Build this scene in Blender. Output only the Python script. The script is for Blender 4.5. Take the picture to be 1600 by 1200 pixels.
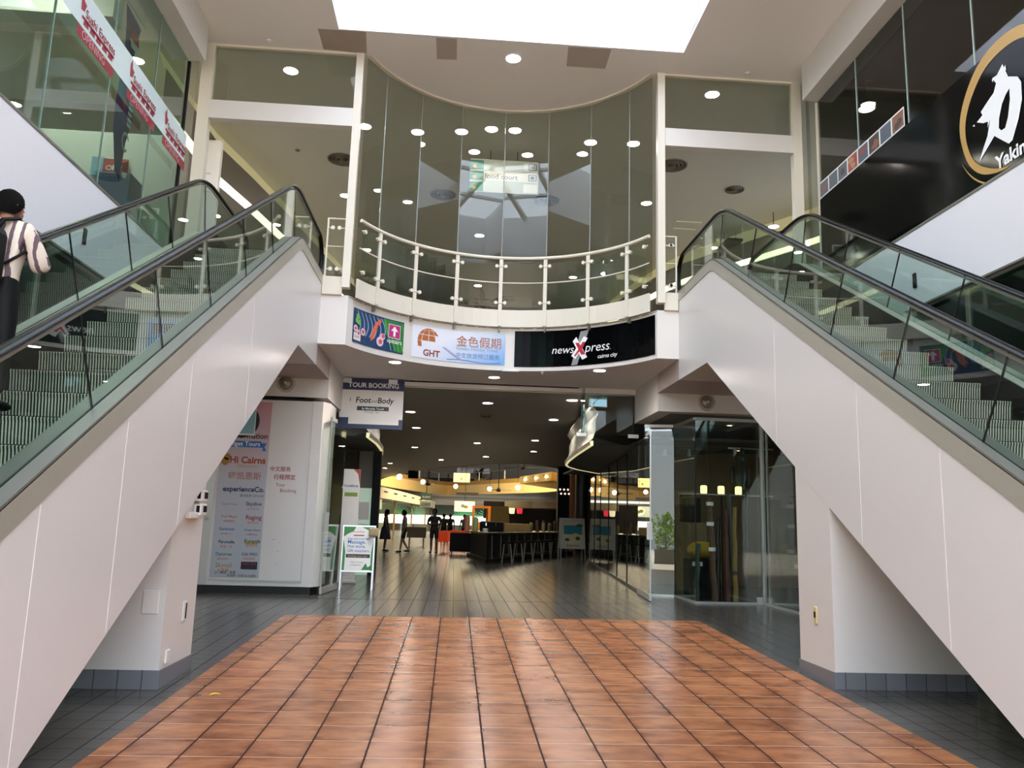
import bpy, bmesh, math, random
from mathutils import Vector, Matrix
random.seed(7)
for _o in list(bpy.data.objects): bpy.data.objects.remove(_o)
SC = bpy.context.scene
COL = SC.collection
PI = math.pi
sin, cos, tan, rad = math.sin, math.cos, math.tan, math.radians

# ------------------------------------------------------------------ camera
F = 1260.0
def _r0(x, y): return Vector((x - 800.0, -(y - 600.0), F))
_Y = _r0(709, 812).normalized()
_d = _r0(737, 130).normalized()
_Z = (_d - _Y * _d.dot(_Y)).normalized()
_X = _Z.cross(_Y)
if _X.x < 0: _X = -_X
cam_data = bpy.data.cameras.new('camera')
cam_data.sensor_width = 36.0
cam_data.sensor_fit = 'HORIZONTAL'
cam_data.lens = 36.0 * F / 1600.0
cam_data.clip_end = 400
cam = bpy.data.objects.new('camera', cam_data)
COL.objects.link(cam)
CAMZ = 1.36
rm = Matrix(((_X.x, _X.y, -_X.z, 0), (_Y.x, _Y.y, -_Y.z, 0), (_Z.x, _Z.y, -_Z.z, CAMZ), (0, 0, 0, 1)))
cam.matrix_world = rm
SC.camera = cam

# ------------------------------------------------------------------ world, sun, exposure
W = bpy.data.worlds.new('sky'); SC.world = W; W.use_nodes = True
_nt = W.node_tree
_bg = _nt.nodes['Background']
_tc = _nt.nodes.new('ShaderNodeTexCoord'); _sep = _nt.nodes.new('ShaderNodeSeparateXYZ'); _rp = _nt.nodes.new('ShaderNodeValToRGB')
_nt.links.new(_tc.outputs['Generated'], _sep.inputs[0]); _nt.links.new(_sep.outputs['Z'], _rp.inputs[0])
_rp.color_ramp.elements[0].position = 0.0; _rp.color_ramp.elements[0].color = (0.80, 0.86, 0.92, 1)
_rp.color_ramp.elements[1].position = 0.6; _rp.color_ramp.elements[1].color = (0.62, 0.78, 1.0, 1)
_nt.links.new(_rp.outputs[0], _bg.inputs[0])
_bg.inputs[1].default_value = 5.4
def lamp(name, kind, loc, energy, color=(1, 1, 1), size=1.0, size_y=None, target=None, spot=None):
    d = bpy.data.lights.new(name, kind); d.energy = energy; d.color = color
    if kind == 'AREA':
        d.size = size
        if size_y: d.shape = 'RECTANGLE'; d.size_y = size_y
    elif kind == 'SUN': d.angle = rad(1.0)
    else: d.shadow_soft_size = size
    if spot: d.spot_size = spot; d.spot_blend = 0.6
    o = bpy.data.objects.new(name, d); COL.objects.link(o); o.location = loc
    if target is not None: o.rotation_euler = (Vector(target) - Vector(loc)).to_track_quat('-Z', 'Y').to_euler()
    return o
lamp('sun', 'SUN', (0, -20, 40), 9.0, (1.0, 0.93, 0.82), target=(0.6, -13, 0))
# portals only guide the sampling of the sky through the open front and the skylight
for _p in (lamp('sky_portal_front', 'AREA', (0.6, -2.9, 4.5), 1, size=10.6, size_y=9.8, target=(0.6, 8, 4.5)),
           lamp('sky_portal_roof', 'AREA', (0.68, 9.0, 10.9), 1, size=5.8, size_y=7.0, target=(0.68, 9.0, 0))):
    _p.data.cycles.is_portal = True
lamp('atrium_light', 'AREA', (1.5, 62, 9.2), 4600, (1.0, 0.83, 0.55), 9.0, 26.0, target=(1.5, 62, 0))  # added area lamp, stands for the atrium's skylight and warm lamps
lamp('food_hall_fill', 'AREA', (0.0, 94, 3.9), 420, (1.0, 0.92, 0.78), 14.0, 10.0, target=(0, 94, 0))  # added area lamp, brightens the far food hall
SC.view_settings.view_transform = 'Standard'
SC.view_settings.look = 'None'
SC.view_settings.exposure = 0.66
SC.view_settings.gamma = 1.0
SC.view_settings.use_curve_mapping = False
SC.cycles.max_bounces = 10
SC.cycles.transparent_max_bounces = 24
SC.cycles.glossy_bounces = 4
SC.cycles.caustics_reflective = False
SC.cycles.caustics_refractive = False
SC.cycles.sample_clamp_indirect = 6.0
SC.cycles.use_denoising = True

# ------------------------------------------------------------------ materials
def hx(h):
    h = h.lstrip('#'); r = []
    for i in (0, 2, 4):
        v = int(h[i:i+2], 16) / 255.0
        r.append(v / 12.92 if v <= 0.04045 else ((v + 0.055) / 1.055) ** 2.4)
    return (r[0], r[1], r[2], 1.0)
MATS = {}
def M(name, col, rough=0.5, metal=0.0, var=0.0, scale=5.0, emit=0.0, spec=0.5, bump=0.0):
    if name in MATS: return MATS[name]
    m = bpy.data.materials.new(name); m.use_nodes = True
    nt = m.node_tree; b = nt.nodes['Principled BSDF']
    c = hx(col) if isinstance(col, str) else (*col[:3], 1.0)
    b.inputs['Base Color'].default_value = c
    b.inputs['Roughness'].default_value = rough
    b.inputs['Metallic'].default_value = metal
    b.inputs['Specular IOR Level'].default_value = spec
    if emit:
        b.inputs['Emission Color'].default_value = c; b.inputs['Emission Strength'].default_value = emit
    tc = nt.nodes.new('ShaderNodeTexCoord'); n = nt.nodes.new('ShaderNodeTexNoise')
    n.inputs['Scale'].default_value = scale; n.inputs['Detail'].default_value = 4
    nt.links.new(tc.outputs['Object'], n.inputs['Vector'])
    if var:
        mx = nt.nodes.new('ShaderNodeMix'); mx.data_type = 'RGBA'
        mx.inputs[6].default_value = tuple(max(0, v * (1 - var)) for v in c[:3]) + (1,)
        mx.inputs[7].default_value = tuple(min(1, v * (1 + var)) for v in c[:3]) + (1,)
        nt.links.new(n.outputs['Fac'], mx.inputs[0]); nt.links.new(mx.outputs[2], b.inputs['Base Color'])
    if bump:
        bp = nt.nodes.new('ShaderNodeBump'); bp.inputs['Strength'].default_value = bump; bp.inputs['Distance'].default_value = 0.01
        nt.links.new(n.outputs['Fac'], bp.inputs['Height']); nt.links.new(bp.outputs[0], b.inputs['Normal'])
    MATS[name] = m
    return m
def G(name, tint, base=0.045, gain=1.0, refl=(1, 1, 1)):
    """thin sheet of glass: tinted see-through plus a mirror that grows at glancing angles"""
    if name in MATS: return MATS[name]
    m = bpy.data.materials.new(name); m.use_nodes = True
    nt = m.node_tree; nt.nodes.remove(nt.nodes['Principled BSDF']); out = nt.nodes['Material Output']
    t = nt.nodes.new('ShaderNodeBsdfTransparent'); t.inputs[0].default_value = hx(tint) if isinstance(tint, str) else (*tint, 1)
    g = nt.nodes.new('ShaderNodeBsdfGlossy'); g.inputs['Roughness'].default_value = 0.0; g.inputs[0].default_value = (*refl, 1)
    ge = nt.nodes.new('ShaderNodeNewGeometry'); vm = nt.nodes.new('ShaderNodeVectorMath'); vm.operation = 'DOT_PRODUCT'
    nt.links.new(ge.outputs['Incoming'], vm.inputs[0]); nt.links.new(ge.outputs['Normal'], vm.inputs[1])
    a = nt.nodes.new('ShaderNodeMath'); a.operation = 'ABSOLUTE'; nt.links.new(vm.outputs['Value'], a.inputs[0])
    s = nt.nodes.new('ShaderNodeMath'); s.operation = 'SUBTRACT'; s.inputs[0].default_value = 1.0; nt.links.new(a.outputs[0], s.inputs[1])
    p = nt.nodes.new('ShaderNodeMath'); p.operation = 'POWER'; p.inputs[1].default_value = 5.0; nt.links.new(s.outputs[0], p.inputs[0])
    q = nt.nodes.new('ShaderNodeMath'); q.operation = 'MULTIPLY_ADD'; q.use_clamp = True
    q.inputs[1].default_value = (1 - base) * gain; q.inputs[2].default_value = base; nt.links.new(p.outputs[0], q.inputs[0])
    mx = nt.nodes.new('ShaderNodeMixShader')
    nt.links.new(q.outputs[0], mx.inputs[0]); nt.links.new(t.outputs[0], mx.inputs[1]); nt.links.new(g.outputs[0], mx.inputs[2])
    nt.links.new(mx.outputs[0], out.inputs[0])
    MATS[name] = m
    return m
def tile_mat(name, c1, c2, grout, w, h, ox, oy, rough, gap=0.006, rough2=None, mottled=0.0, grout2=None, spec=0.5):
    """square floor tiles laid on a grid: per tile tone, mottled glaze, joints"""
    m = bpy.data.materials.new(name); m.use_nodes = True
    nt = m.node_tree; b = nt.nodes['Principled BSDF']; L = nt.links.new
    def math_(op, *ins):
        n = nt.nodes.new('ShaderNodeMath'); n.operation = op
        for i, v in enumerate(ins):
            if isinstance(v, (int, float)): n.inputs[i].default_value = v
            else: L(v, n.inputs[i])
        return n.outputs[0]
    tc = nt.nodes.new('ShaderNodeTexCoord'); sp = nt.nodes.new('ShaderNodeSeparateXYZ'); L(tc.outputs['Object'], sp.inputs[0])
    u = math_('DIVIDE', math_('SUBTRACT', sp.outputs['X'], ox), w); v = math_('DIVIDE', math_('SUBTRACT', sp.outputs['Y'], oy), h)
    fu = math_('FRACT', u); fv = math_('FRACT', v); iu = math_('FLOOR', u); iv = math_('FLOOR', v)
    ed = math_('MAXIMUM', math_('ABSOLUTE', math_('SUBTRACT', fu, 0.5)), math_('ABSOLUTE', math_('SUBTRACT', fv, 0.5)))
    edge = math_('MULTIPLY', math_('POWER', math_('MULTIPLY', ed, 2.0), 5.0), 0.42)      # glaze burnt darker towards the tile edges
    cb = nt.nodes.new('ShaderNodeCombineXYZ'); L(iu, cb.inputs[0]); L(iv, cb.inputs[1])
    wn = nt.nodes.new('ShaderNodeTexWhiteNoise'); wn.noise_dimensions = '3D'; L(cb.outputs[0], wn.inputs['Vector'])
    nz = nt.nodes.new('ShaderNodeTexNoise'); nz.inputs['Scale'].default_value = 3.0; nz.inputs['Detail'].default_value = 3.5; nz.inputs['Roughness'].default_value = 0.6
    mp = nt.nodes.new('ShaderNodeMapping'); mp.inputs['Scale'].default_value = (1.0, 1.9, 1.0); L(tc.outputs['Object'], mp.inputs[0])
    ad = nt.nodes.new('ShaderNodeVectorMath'); ad.operation = 'MULTIPLY_ADD'; L(wn.outputs['Color'], ad.inputs[0]); ad.inputs[1].default_value = (9, 9, 9); L(mp.outputs[0], ad.inputs[2])
    L(ad.outputs[0], nz.inputs['Vector'])
    f = math_('ADD', math_('MULTIPLY', wn.outputs['Value'], 1 - mottled), math_('MULTIPLY', math_('SUBTRACT', math_('MULTIPLY_ADD', nz.outputs['Fac'], 2.2, -0.42), edge), mottled))
    mx = nt.nodes.new('ShaderNodeMix'); mx.data_type = 'RGBA'; mx.clamp_factor = True
    mx.inputs[6].default_value = hx(c1); mx.inputs[7].default_value = hx(c2); L(f, mx.inputs[0])
    gu = math_('MAXIMUM', math_('LESS_THAN', fu, gap / w), math_('GREATER_THAN', fu, 1 - gap / w))
    gv = math_('MAXIMUM', math_('LESS_THAN', fv, 0.7 * gap / h), math_('GREATER_THAN', fv, 1 - 0.7 * gap / h))
    m2 = nt.nodes.new('ShaderNodeMix'); m2.data_type = 'RGBA'; L(gv, m2.inputs[0]); L(mx.outputs[2], m2.inputs[6]); m2.inputs[7].default_value = hx(grout2 or grout)
    m3 = nt.nodes.new('ShaderNodeMix'); m3.data_type = 'RGBA'; L(gu, m3.inputs[0]); L(m2.outputs[2], m3.inputs[6]); m3.inputs[7].default_value = hx(grout)
    L(m3.outputs[2], b.inputs['Base Color'])
    b.inputs['Specular IOR Level'].default_value = spec
    jt = math_('MAXIMUM', gu, gv)
    L(math_('MAXIMUM', rough, math_('MULTIPLY', jt, 0.95)), b.inputs['Roughness'])
    L(math_('MULTIPLY', math_('SUBTRACT', 1.0, jt), spec), b.inputs['Specular IOR Level'])
    hgt = math_('SUBTRACT', 1.0, math_('MAXIMUM', gu, gv))
    bp = nt.nodes.new('ShaderNodeBump'); bp.inputs['Strength'].default_value = 0.08; bp.inputs['Distance'].default_value = 0.003
    L(hgt, bp.inputs['Height']); L(bp.outputs[0], b.inputs['Normal'])
    MATS[name] = m
    return m
def stripe_mat(name, c1, c2, period, duty, axis='X', rough=0.6, metal=0.0, wob=0.0):
    m = bpy.data.materials.new(name); m.use_nodes = True
    nt = m.node_tree; b = nt.nodes['Principled BSDF']; L = nt.links.new
    tc = nt.nodes.new('ShaderNodeTexCoord'); sp = nt.nodes.new('ShaderNodeSeparateXYZ'); L(tc.outputs['Object'], sp.inputs[0])
    src = sp.outputs[axis]
    if wob:
        nz = nt.nodes.new('ShaderNodeTexNoise'); nz.inputs['Scale'].default_value = 7.0; L(tc.outputs['Object'], nz.inputs['Vector'])
        w_ = nt.nodes.new('ShaderNodeMath'); w_.operation = 'MULTIPLY_ADD'; L(nz.outputs['Fac'], w_.inputs[0]); w_.inputs[1].default_value = wob; L(src, w_.inputs[2]); src = w_.outputs[0]
    d = nt.nodes.new('ShaderNodeMath'); d.operation = 'DIVIDE'; L(src, d.inputs[0]); d.inputs[1].default_value = period
    f = nt.nodes.new('ShaderNodeMath'); f.operation = 'FRACT'; L(d.outputs[0], f.inputs[0])
    g = nt.nodes.new('ShaderNodeMath'); g.operation = 'GREATER_THAN'; L(f.outputs[0], g.inputs[0]); g.inputs[1].default_value = duty
    mx = nt.nodes.new('ShaderNodeMix'); mx.data_type = 'RGBA'; L(g.outputs[0], mx.inputs[0]); mx.inputs[6].default_value = hx(c1); mx.inputs[7].default_value = hx(c2)
    L(mx.outputs[2], b.inputs['Base Color']); b.inputs['Roughness'].default_value = rough; b.inputs['Metallic'].default_value = metal
    MATS[name] = m
    return m
WHITE = M('white_paint', '#dcd6d0', 0.45, var=0.02, scale=1.5)
PANEL = M('white_panel', '#ddd7d3', 0.28, var=0.015, scale=0.8)
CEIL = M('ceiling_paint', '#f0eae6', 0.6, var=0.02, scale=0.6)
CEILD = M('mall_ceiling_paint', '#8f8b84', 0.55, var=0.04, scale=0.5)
CREAM = M('cream_metal', '#dfd7c7', 0.35)
STEEL = M('brushed_steel', '#b3aea0', 0.42, 0.35, var=0.05, scale=9)
DSTEEL = M('dull_steel', '#7a776e', 0.45, 0.35, var=0.06, scale=9)
CHROME = M('chrome', '#d8d8d6', 0.15, 1.0)
BLACK = M('black_rubber', '#050506', 0.42, spec=0.22)
MBLACK = M('matt_black', '#0a0a0b', 0.65, spec=0.2)
DARK = M('dark_interior', '#26231f', 0.7, var=0.1)
GAP = M('joint_black', '#050505', 0.8)
ALU = M('aluminium', '#c9c7c2', 0.35, 0.6)
NAVY = M('navy_board', '#16224e', 0.45)
BOARD = M('white_board', '#e6e1dc', 0.4, var=0.02)
OPAL = bpy.data.materials.new('opal_skylight'); OPAL.use_nodes = True
_n = OPAL.node_tree; _n.nodes.remove(_n.nodes['Principled BSDF']); _t = _n.nodes.new('ShaderNodeBsdfTranslucent'); _t.inputs[0].default_value = (0.56, 0.58, 0.62, 1)
_q = _n.nodes.new('ShaderNodeBsdfTransparent'); _q.inputs[0].default_value = (0.9, 0.94, 1.0, 1); _x = _n.nodes.new('ShaderNodeMixShader'); _x.inputs[0].default_value = 0.06
_n.links.new(_t.outputs[0], _x.inputs[1]); _n.links.new(_q.outputs[0], _x.inputs[2]); _n.links.new(_x.outputs[0], _n.nodes['Material Output'].inputs[0])
GLASS = G('green_glass', (0.80, 0.90, 0.85), 0.05)
GCLEAR = G('clear_glass', (0.90, 0.94, 0.92), 0.05)
GGREY = G('grey_tinted_glass', (0.79, 0.81, 0.775), 0.035)
GSHOP = G('shop_glass', (0.88, 0.93, 0.90), 0.06)
GDARK = G('dark_tinted_glass', (0.55, 0.57, 0.56), 0.05)
LAMP = M('lamp_white', '#fff6ea', 0.5, emit=105)
LAMPU = M('lamp_white_upper', '#fff6ea', 0.5, emit=70)
WARM = M('lamp_warm', '#ffd89a', 0.5, emit=14)
COVE = M('cove_glow', '#fff0c8', 0.5, emit=2.2)
def ink(name, col, rough=0.5): return M('print_' + name, col, rough)
RED = ink('red', '#b81f33'); INKB = ink('black', '#141414'); INKW = ink('white', '#f0efee'); ORANGE = ink('orange', '#d9713f')
BLUE = ink('blue', '#2f6fb2'); GOLD = M('gold_print', '#bd9550', 0.4, 0.1); COPPER = ink('copper', '#b4662f'); GREEN = ink('green', '#2f7d38')
MAROON = ink('maroon', '#9a1f33'); PINK = ink('pink', '#c22a78'); GREY = ink('grey', '#8d8d8e'); TEAL = ink('teal', '#1f7c83')
# ------------------------------------------------------------------ mesh helpers
ORG = {}
class MB:
    def __init__(s): s.v = []; s.f = []; s.m = []; s.cur = 0
    def add(s, vs, fs):
        b = len(s.v); s.v += [tuple(v) for v in vs]
        for f in fs: s.f.append(tuple(b + i for i in f)); s.m.append(s.cur)
        return s
    def mat(s, i): s.cur = i; return s
    def box(s, x0, y0, z0, x1, y1, z1):
        x0, x1 = sorted((x0, x1)); y0, y1 = sorted((y0, y1)); z0, z1 = sorted((z0, z1))
        return s.add([(x0, y0, z0), (x1, y0, z0), (x1, y1, z0), (x0, y1, z0), (x0, y0, z1), (x1, y0, z1), (x1, y1, z1), (x0, y1, z1)],
                     [(0, 3, 2, 1), (4, 5, 6, 7), (0, 1, 5, 4), (1, 2, 6, 5), (2, 3, 7, 6), (3, 0, 4, 7)])
    def bbox(s, x0, y0, z0, x1, y1, z1, r=0.01):
        """box with chamfered edges"""
        x0, x1 = sorted((x0, x1)); y0, y1 = sorted((y0, y1)); z0, z1 = sorted((z0, z1))
        r = min(r, (x1 - x0) * .45, (y1 - y0) * .45, (z1 - z0) * .45)
        bm = bmesh.new(); bmesh.ops.create_cube(bm, size=1)
        for v in bm.verts: v.co = Vector(((x0 + x1) / 2 + v.co.x * (x1 - x0), (y0 + y1) / 2 + v.co.y * (y1 - y0), (z0 + z1) / 2 + v.co.z * (z1 - z0)))
        bmesh.ops.bevel(bm, geom=bm.edges[:], offset=r, segments=2, affect='EDGES', profile=0.5)
        bm.verts.index_update()
        s.add([v.co[:] for v in bm.verts], [[v.index for v in f.verts] for f in bm.faces]); bm.free(); return s
    def prism(s, pts, vec):
        """planar polygon pushed along vec"""
        n = len(pts); vec = Vector(vec); a = [Vector(p) for p in pts]; b = [p + vec for p in a]
        s.add(a + b, [tuple(range(n))[::-1], tuple(range(n, 2 * n))] + [(i, (i + 1) % n, n + (i + 1) % n, n + i) for i in range(n)]); return s
    def strip(s, A, B):
        """quads between two equally long 3D polylines"""
        n = len(A); s.add(list(A) + list(B), [(i, i + 1, n + i + 1, n + i) for i in range(n - 1)]); return s
    def loft(s, rings, closed=True, caps=True):
        n = len(rings[0]); b = len(s.v); vs = [p for r in rings for p in r]; fs = []
        for k in range(len(rings) - 1):
            for i in range(n if closed else n - 1):
                j = (i + 1) % n; fs.append((k * n + i, k * n + j, (k + 1) * n + j, (k + 1) * n + i))
        if caps and closed: fs += [tuple(range(n))[::-1], tuple((len(rings) - 1) * n + i for i in range(n))]
        return s.add(vs, fs)
    def tube(s, path, r, n=8, flat=1.0):
        P = [Vector(p) for p in path]; rings = []; up = Vector((0, 0, 1))
        for i, p in enumerate(P):
            t = (P[min(i + 1, len(P) - 1)] - P[max(i - 1, 0)]).normalized()
            ref = up if abs(t.z) < 0.95 else Vector((0, 1, 0))
            a = t.cross(ref).normalized(); b = a.cross(t).normalized()
            rr = r[i] if isinstance(r, (list, tuple)) else r
            rings.append([p + a * rr * cos(2 * PI * k / n) + b * rr * flat * sin(2 * PI * k / n) for k in range(n)])
        return s.loft(rings)
    def lathe(s, prof, c=(0, 0, 0), n=20, axis='Z'):
        rings = []
        for r, h in prof:
            ring = []
            for k in range(n):
                a = 2 * PI * k / n; x, y = max(r, 1e-4) * cos(a), max(r, 1e-4) * sin(a)
                p = (x, y, h) if axis == 'Z' else ((x, h, y) if axis == 'Y' else (h, x, y))
                ring.append((p[0] + c[0], p[1] + c[1], p[2] + c[2]))
            rings.append(ring)
        return s.loft(rings)
    def ball(s, c, rx, ry=None, rz=None, n=12, m=8):
        ry = ry or rx; rz = rz or rx
        return s.loft([[(c[0] + rx * sin(PI * j / m + 1e-3) * cos(2 * PI * i / n), c[1] + ry * sin(PI * j / m + 1e-3) * sin(2 * PI * i / n), c[2] + rz * cos(PI * j / m)) for i in range(n)] for j in range(m + 1)])
    def build(s, name, mats, parent=None, smooth=False, loc=None):
        me = bpy.data.meshes.new(name)
        o0 = Vector(loc) if loc is not None else (ORG.get(parent.name, Vector()) if parent else Vector())
        me.from_pydata([tuple(Vector(v) - o0) for v in s.v], [], s.f)
        mats = mats if isinstance(mats, (list, tuple)) else [mats]
        for m in mats: me.materials.append(m)
        if len(mats) > 1: me.polygons.foreach_set('material_index', s.m)
        bm = bmesh.new(); bm.from_mesh(me); bmesh.ops.recalc_face_normals(bm, faces=bm.faces[:]); bm.to_mesh(me); bm.free()
        if smooth:
            me.polygons.foreach_set('use_smooth', [True] * len(me.polygons))
            try: me.set_sharp_from_angle(angle=rad(40))
            except Exception: pass
        o = bpy.data.objects.new(name, me); COL.objects.link(o)
        if parent: o.parent = parent; ORG[o.name] = o0
        else: o.location = o0; ORG[o.name] = o0
        return o
def tag(o, label=None, cat=None, group=None, kind=None):
    if label: o['label'] = label
    if cat: o['category'] = cat
    if group: o['group'] = group
    if kind: o['kind'] = kind
    return o
def thing(name, label, cat, loc, group=None):
    o = bpy.data.objects.new(name, None); COL.objects.link(o); o.location = loc; o.empty_display_size = 0.2
    ORG[o.name] = Vector(loc)
    return tag(o, label, cat, group)
def struct(name, mb, mats, smooth=False): return tag(mb.build(name, mats, None, smooth), kind='structure')
def dup(root, loc, label=None, group=None, rotz=0.0, scale=None):
    r = root.copy(); COL.objects.link(r); r.location = loc; r.rotation_euler = (0, 0, rotz)
    if scale: r.scale = (scale, scale, scale)
    if label: r['label'] = label
    if group: r['group'] = group
    ORG[r.name] = Vector(loc)
    for ch in list(root.children):
        c = ch.copy(); COL.objects.link(c); c.parent = r
        for g in list(ch.children):
            d = g.copy(); COL.objects.link(d); d.parent = c
    return r
_tcache = {}
def text2d(body, bold=0.0, space=1.0):
    """outline of a line of text as flat polygons, height of capitals about 0.7, starts at x = 0"""
    k = (body, bold, space)
    if k in _tcache: return _tcache[k]
    cu = bpy.data.curves.new('t', 'FONT'); cu.body = body; cu.offset = bold; cu.space_character = space; cu.resolution_u = 3
    o = bpy.data.objects.new('t', cu); COL.objects.link(o)
    dg = bpy.context.evaluated_depsgraph_get(); dg.update()
    me = bpy.data.meshes.new_from_object(o.evaluated_get(dg))
    vs = [(v.co.x, v.co.y) for v in me.vertices]; fs = [tuple(p.vertices) for p in me.polygons]
    bpy.data.objects.remove(o); bpy.data.curves.remove(cu); bpy.data.meshes.remove(me)
    x0 = min([v[0] for v in vs] or [0]); vs = [(x - x0, y) for x, y in vs]
    _tcache[k] = (vs, fs)
    return _tcache[k]
def put_text(mb, body, fn, u, v, size=None, width=None, align='L', bold=0.0, shear=0.0, sx=1.0, arc=None):
    vs, fs = text2d(body, bold)
    if not vs: return
    w = max(x for x, y in vs)
    if width: size = width / w / sx if not size else size; sx = width / (w * size)
    du = {'L': 0, 'C': -w * size * sx / 2, 'R': -w * size * sx}[align]
    mb.add([fn(u + du + (x + shear * y) * size * sx, v + y * size) for x, y in vs], fs)
def plane(o, ux, uy, lift=None):
    o, ux, uy = Vector(o), Vector(ux), Vector(uy)
    n = ux.cross(uy).normalized()
    def fn(u, v, w=0.0): return o + ux * u + uy * v + n * w
    return fn
def rect(mb, fn, u0, v0, u1, v1, n=1):
    A = [fn(u0 + (u1 - u0) * i / n, v0) for i in range(n + 1)]; B = [fn(u0 + (u1 - u0) * i / n, v1) for i in range(n + 1)]
    return mb.strip(A, B)
def poly(mb, fn, pts): return mb.add([fn(*p) for p in pts], [tuple(range(len(pts)))])
def disc(mb, fn, u, v, r, n=20, ry=None): return poly(mb, fn, [(u + r * cos(2 * PI * i / n), v + (ry or r) * sin(2 * PI * i / n)) for i in range(n)])
def lifted(fn, w): return lambda u, v: fn(u, v, w)
# ------------------------------------------------------------------ key planes (metres): camera stands at x = 0, y = 0
XL, XR = -2.36, 3.70            # inner faces of the two escalators
WL, WR = -4.63, 5.97            # side walls
Y0 = 13.2                       # front of the upper floor
CX, CY, RF = 0.71, 12.11, 2.84  # centre and radius of the curved recess
TH = math.degrees(math.asin((XR - 0.37 - CX) / RF))
ZC = 9.38                       # upper ceiling
ZS = 4.16                       # underside of the upper floor
ZI = 4.05                       # ceiling of the mall inside
SL = 0.0325
def zf(y): return SL * (y - 11.8) if y < 11.8 else 0.0
def arc(R, a): return (CX + R * sin(rad(a)), CY + R * cos(rad(a)))
def arcpts(R, a0, a1, n): return [arc(R, a0 + (a1 - a0) * i / n) for i in range(n + 1)]
A0 = math.degrees(math.asin((CX + 1.91) / RF))   # where the arc meets the straight front

# ------------------------------------------------------------------ floors
T_DARK = tile_mat('dark_floor_tile', '#454341', '#55524e', '#242220', 0.222, 0.222, 0.268, 11.8, 0.20, 0.0032, mottled=0.25, spec=0.38)
T_RED = tile_mat('terracotta_tile', '#6c3a25', '#b87b53', '#3a2a24', 0.394, 0.367, 0.268, 5.664, 0.25, 0.0065, mottled=0.75, grout2='#c79a7c')
m = MB(); m.strip([(-14, -3, zf(-3)), (-14, 11.8, 0), (-14, 116, 0)], [(16, -3, zf(-3)), (16, 11.8, 0), (16, 116, 0)])
struct('floor', m, T_DARK)
m = MB(); e = 0.004
m.strip([(-2.27, -3, zf(-3) + e), (-2.27, 11.68, zf(11.68) + e)], [(3.63, -3, zf(-3) + e), (3.63, 11.8, e)])
m.add([(-2.27, 11.68, zf(11.68) + e), (3.63, 11.8, e), (3.63, 12.02, e), (1.0, 11.85, e)], [(0, 1, 2, 3)])
struct('floor_terracotta', m, T_RED)
m = MB(); m.box(-30, -40, -0.75, 32, -3.0, zf(-3) - 0.01); struct('floor_street', m, M('sunlit_paving', '#cbb9a2', 0.8, var=0.08, scale=2))
m = MB(); m.strip([(-2.36, 14.02, .003), (3.66, 14.42, .003)], [(-2.36, 14.05, .003), (3.66, 14.45, .003)]); struct('trim_1', m, GAP)

# ------------------------------------------------------------------ upper floor slab: soffit, curved fascia, floor
fr = [(XL, Y0)] + arcpts(RF, -A0, A0, 24) + [(XR, Y0)]
m = MB(); m.strip([(x, y, ZS) for x, y in fr], [(x, 16.62, ZS) for x, y in fr]); struct('ceiling_soffit', m, CEIL)
m = MB(); m.strip([(x, y, ZS) for x, y in fr], [(x, y, 5.0) for x, y in fr]); struct('wall_fascia', m, WHITE, True)
m = MB(); m.strip([(x, y, 5.0) for x, y in fr], [(x, 40.0, 5.0) for x, y in fr]); m.box(-14, Y0 + .3, 4.7, XL, 40, 5.0); m.box(XR, Y0 + .3, 4.7, 16, 40, 5.0)
struct('floor_upper', m, M('upper_floor', '#a9a398', 0.35, var=0.05))
# ceiling hole of the atrium (plan outline, far along the mall)
HOLE0 = [(-6.4, 67), (-4.9, 56.5), (-2.9, 48.5), (-0.5, 42.4), (1.7, 38.9), (3.5, 38.1), (5.5, 41.5), (7.6, 51), (8.6, 61), (8.2, 72), (3.6, 82), (-0.8, 89.5), (-4.4, 79)]
def spline(P, n=5):
    out = []; k = len(P)
    for i in range(k):
        p0, p1, p2, p3 = [Vector(P[(i + j - 1) % k]) for j in range(4)]
        for q in range(n):
            t = q / n; out.append(tuple(0.5 * ((2 * p1) + (p2 - p0) * t + (2 * p0 - 5 * p1 + 4 * p2 - p3) * t * t + (3 * p1 - p0 - 3 * p2 + p3) * t ** 3)))
    return out
HOLE = spline(HOLE0, 4)
def sheet_with_hole(outer, hole, z):
    bm = bmesh.new(); es = []
    for loop in (outer, hole):
        vs = [bm.verts.new((x, y, z)) for x, y in loop]
        es += [bm.edges.new((vs[i], vs[(i + 1) % len(vs)])) for i in range(len(vs))]
    bmesh.ops.triangle_fill(bm, use_beauty=True, edges=es)
    bm.verts.index_update(); vs = [v.co[:] for v in bm.verts]; fs = [[v.index for v in f.verts] for f in bm.faces]; bm.free()
    return vs, fs
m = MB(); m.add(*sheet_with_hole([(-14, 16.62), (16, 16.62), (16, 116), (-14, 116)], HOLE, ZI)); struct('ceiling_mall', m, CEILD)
m = MB(); m.box(XL, 16.5, ZI, XR, 16.62, ZS + .02); struct('trim_2', m, WHITE)
m = MB(); m.box(XL, 16.5, ZS - .025, 2.5, 16.545, ZS); struct('trim_3', m, GAP)
m = MB(); m.box(XL, 16.60, ZI - .012, XR, 16.66, ZI + .02); struct('trim_4', m, CREAM)
YELL = M('yellow_plaster', '#eac981', 0.6, var=0.04)
YELL2 = M('ochre_rail', '#a9823c', 0.6)
m = MB(); hl = HOLE + HOLE[:1]; m.strip([(x, y, ZI - .02) for x, y in hl], [(x, y, 5.05) for x, y in hl]); struct('wall_atrium', m, YELL, True)
m = MB(); m.strip([(x, y, 5.05) for x, y in hl], [(x, y, 5.45) for x, y in hl]); struct('trim_5', m, YELL2, True)
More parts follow.
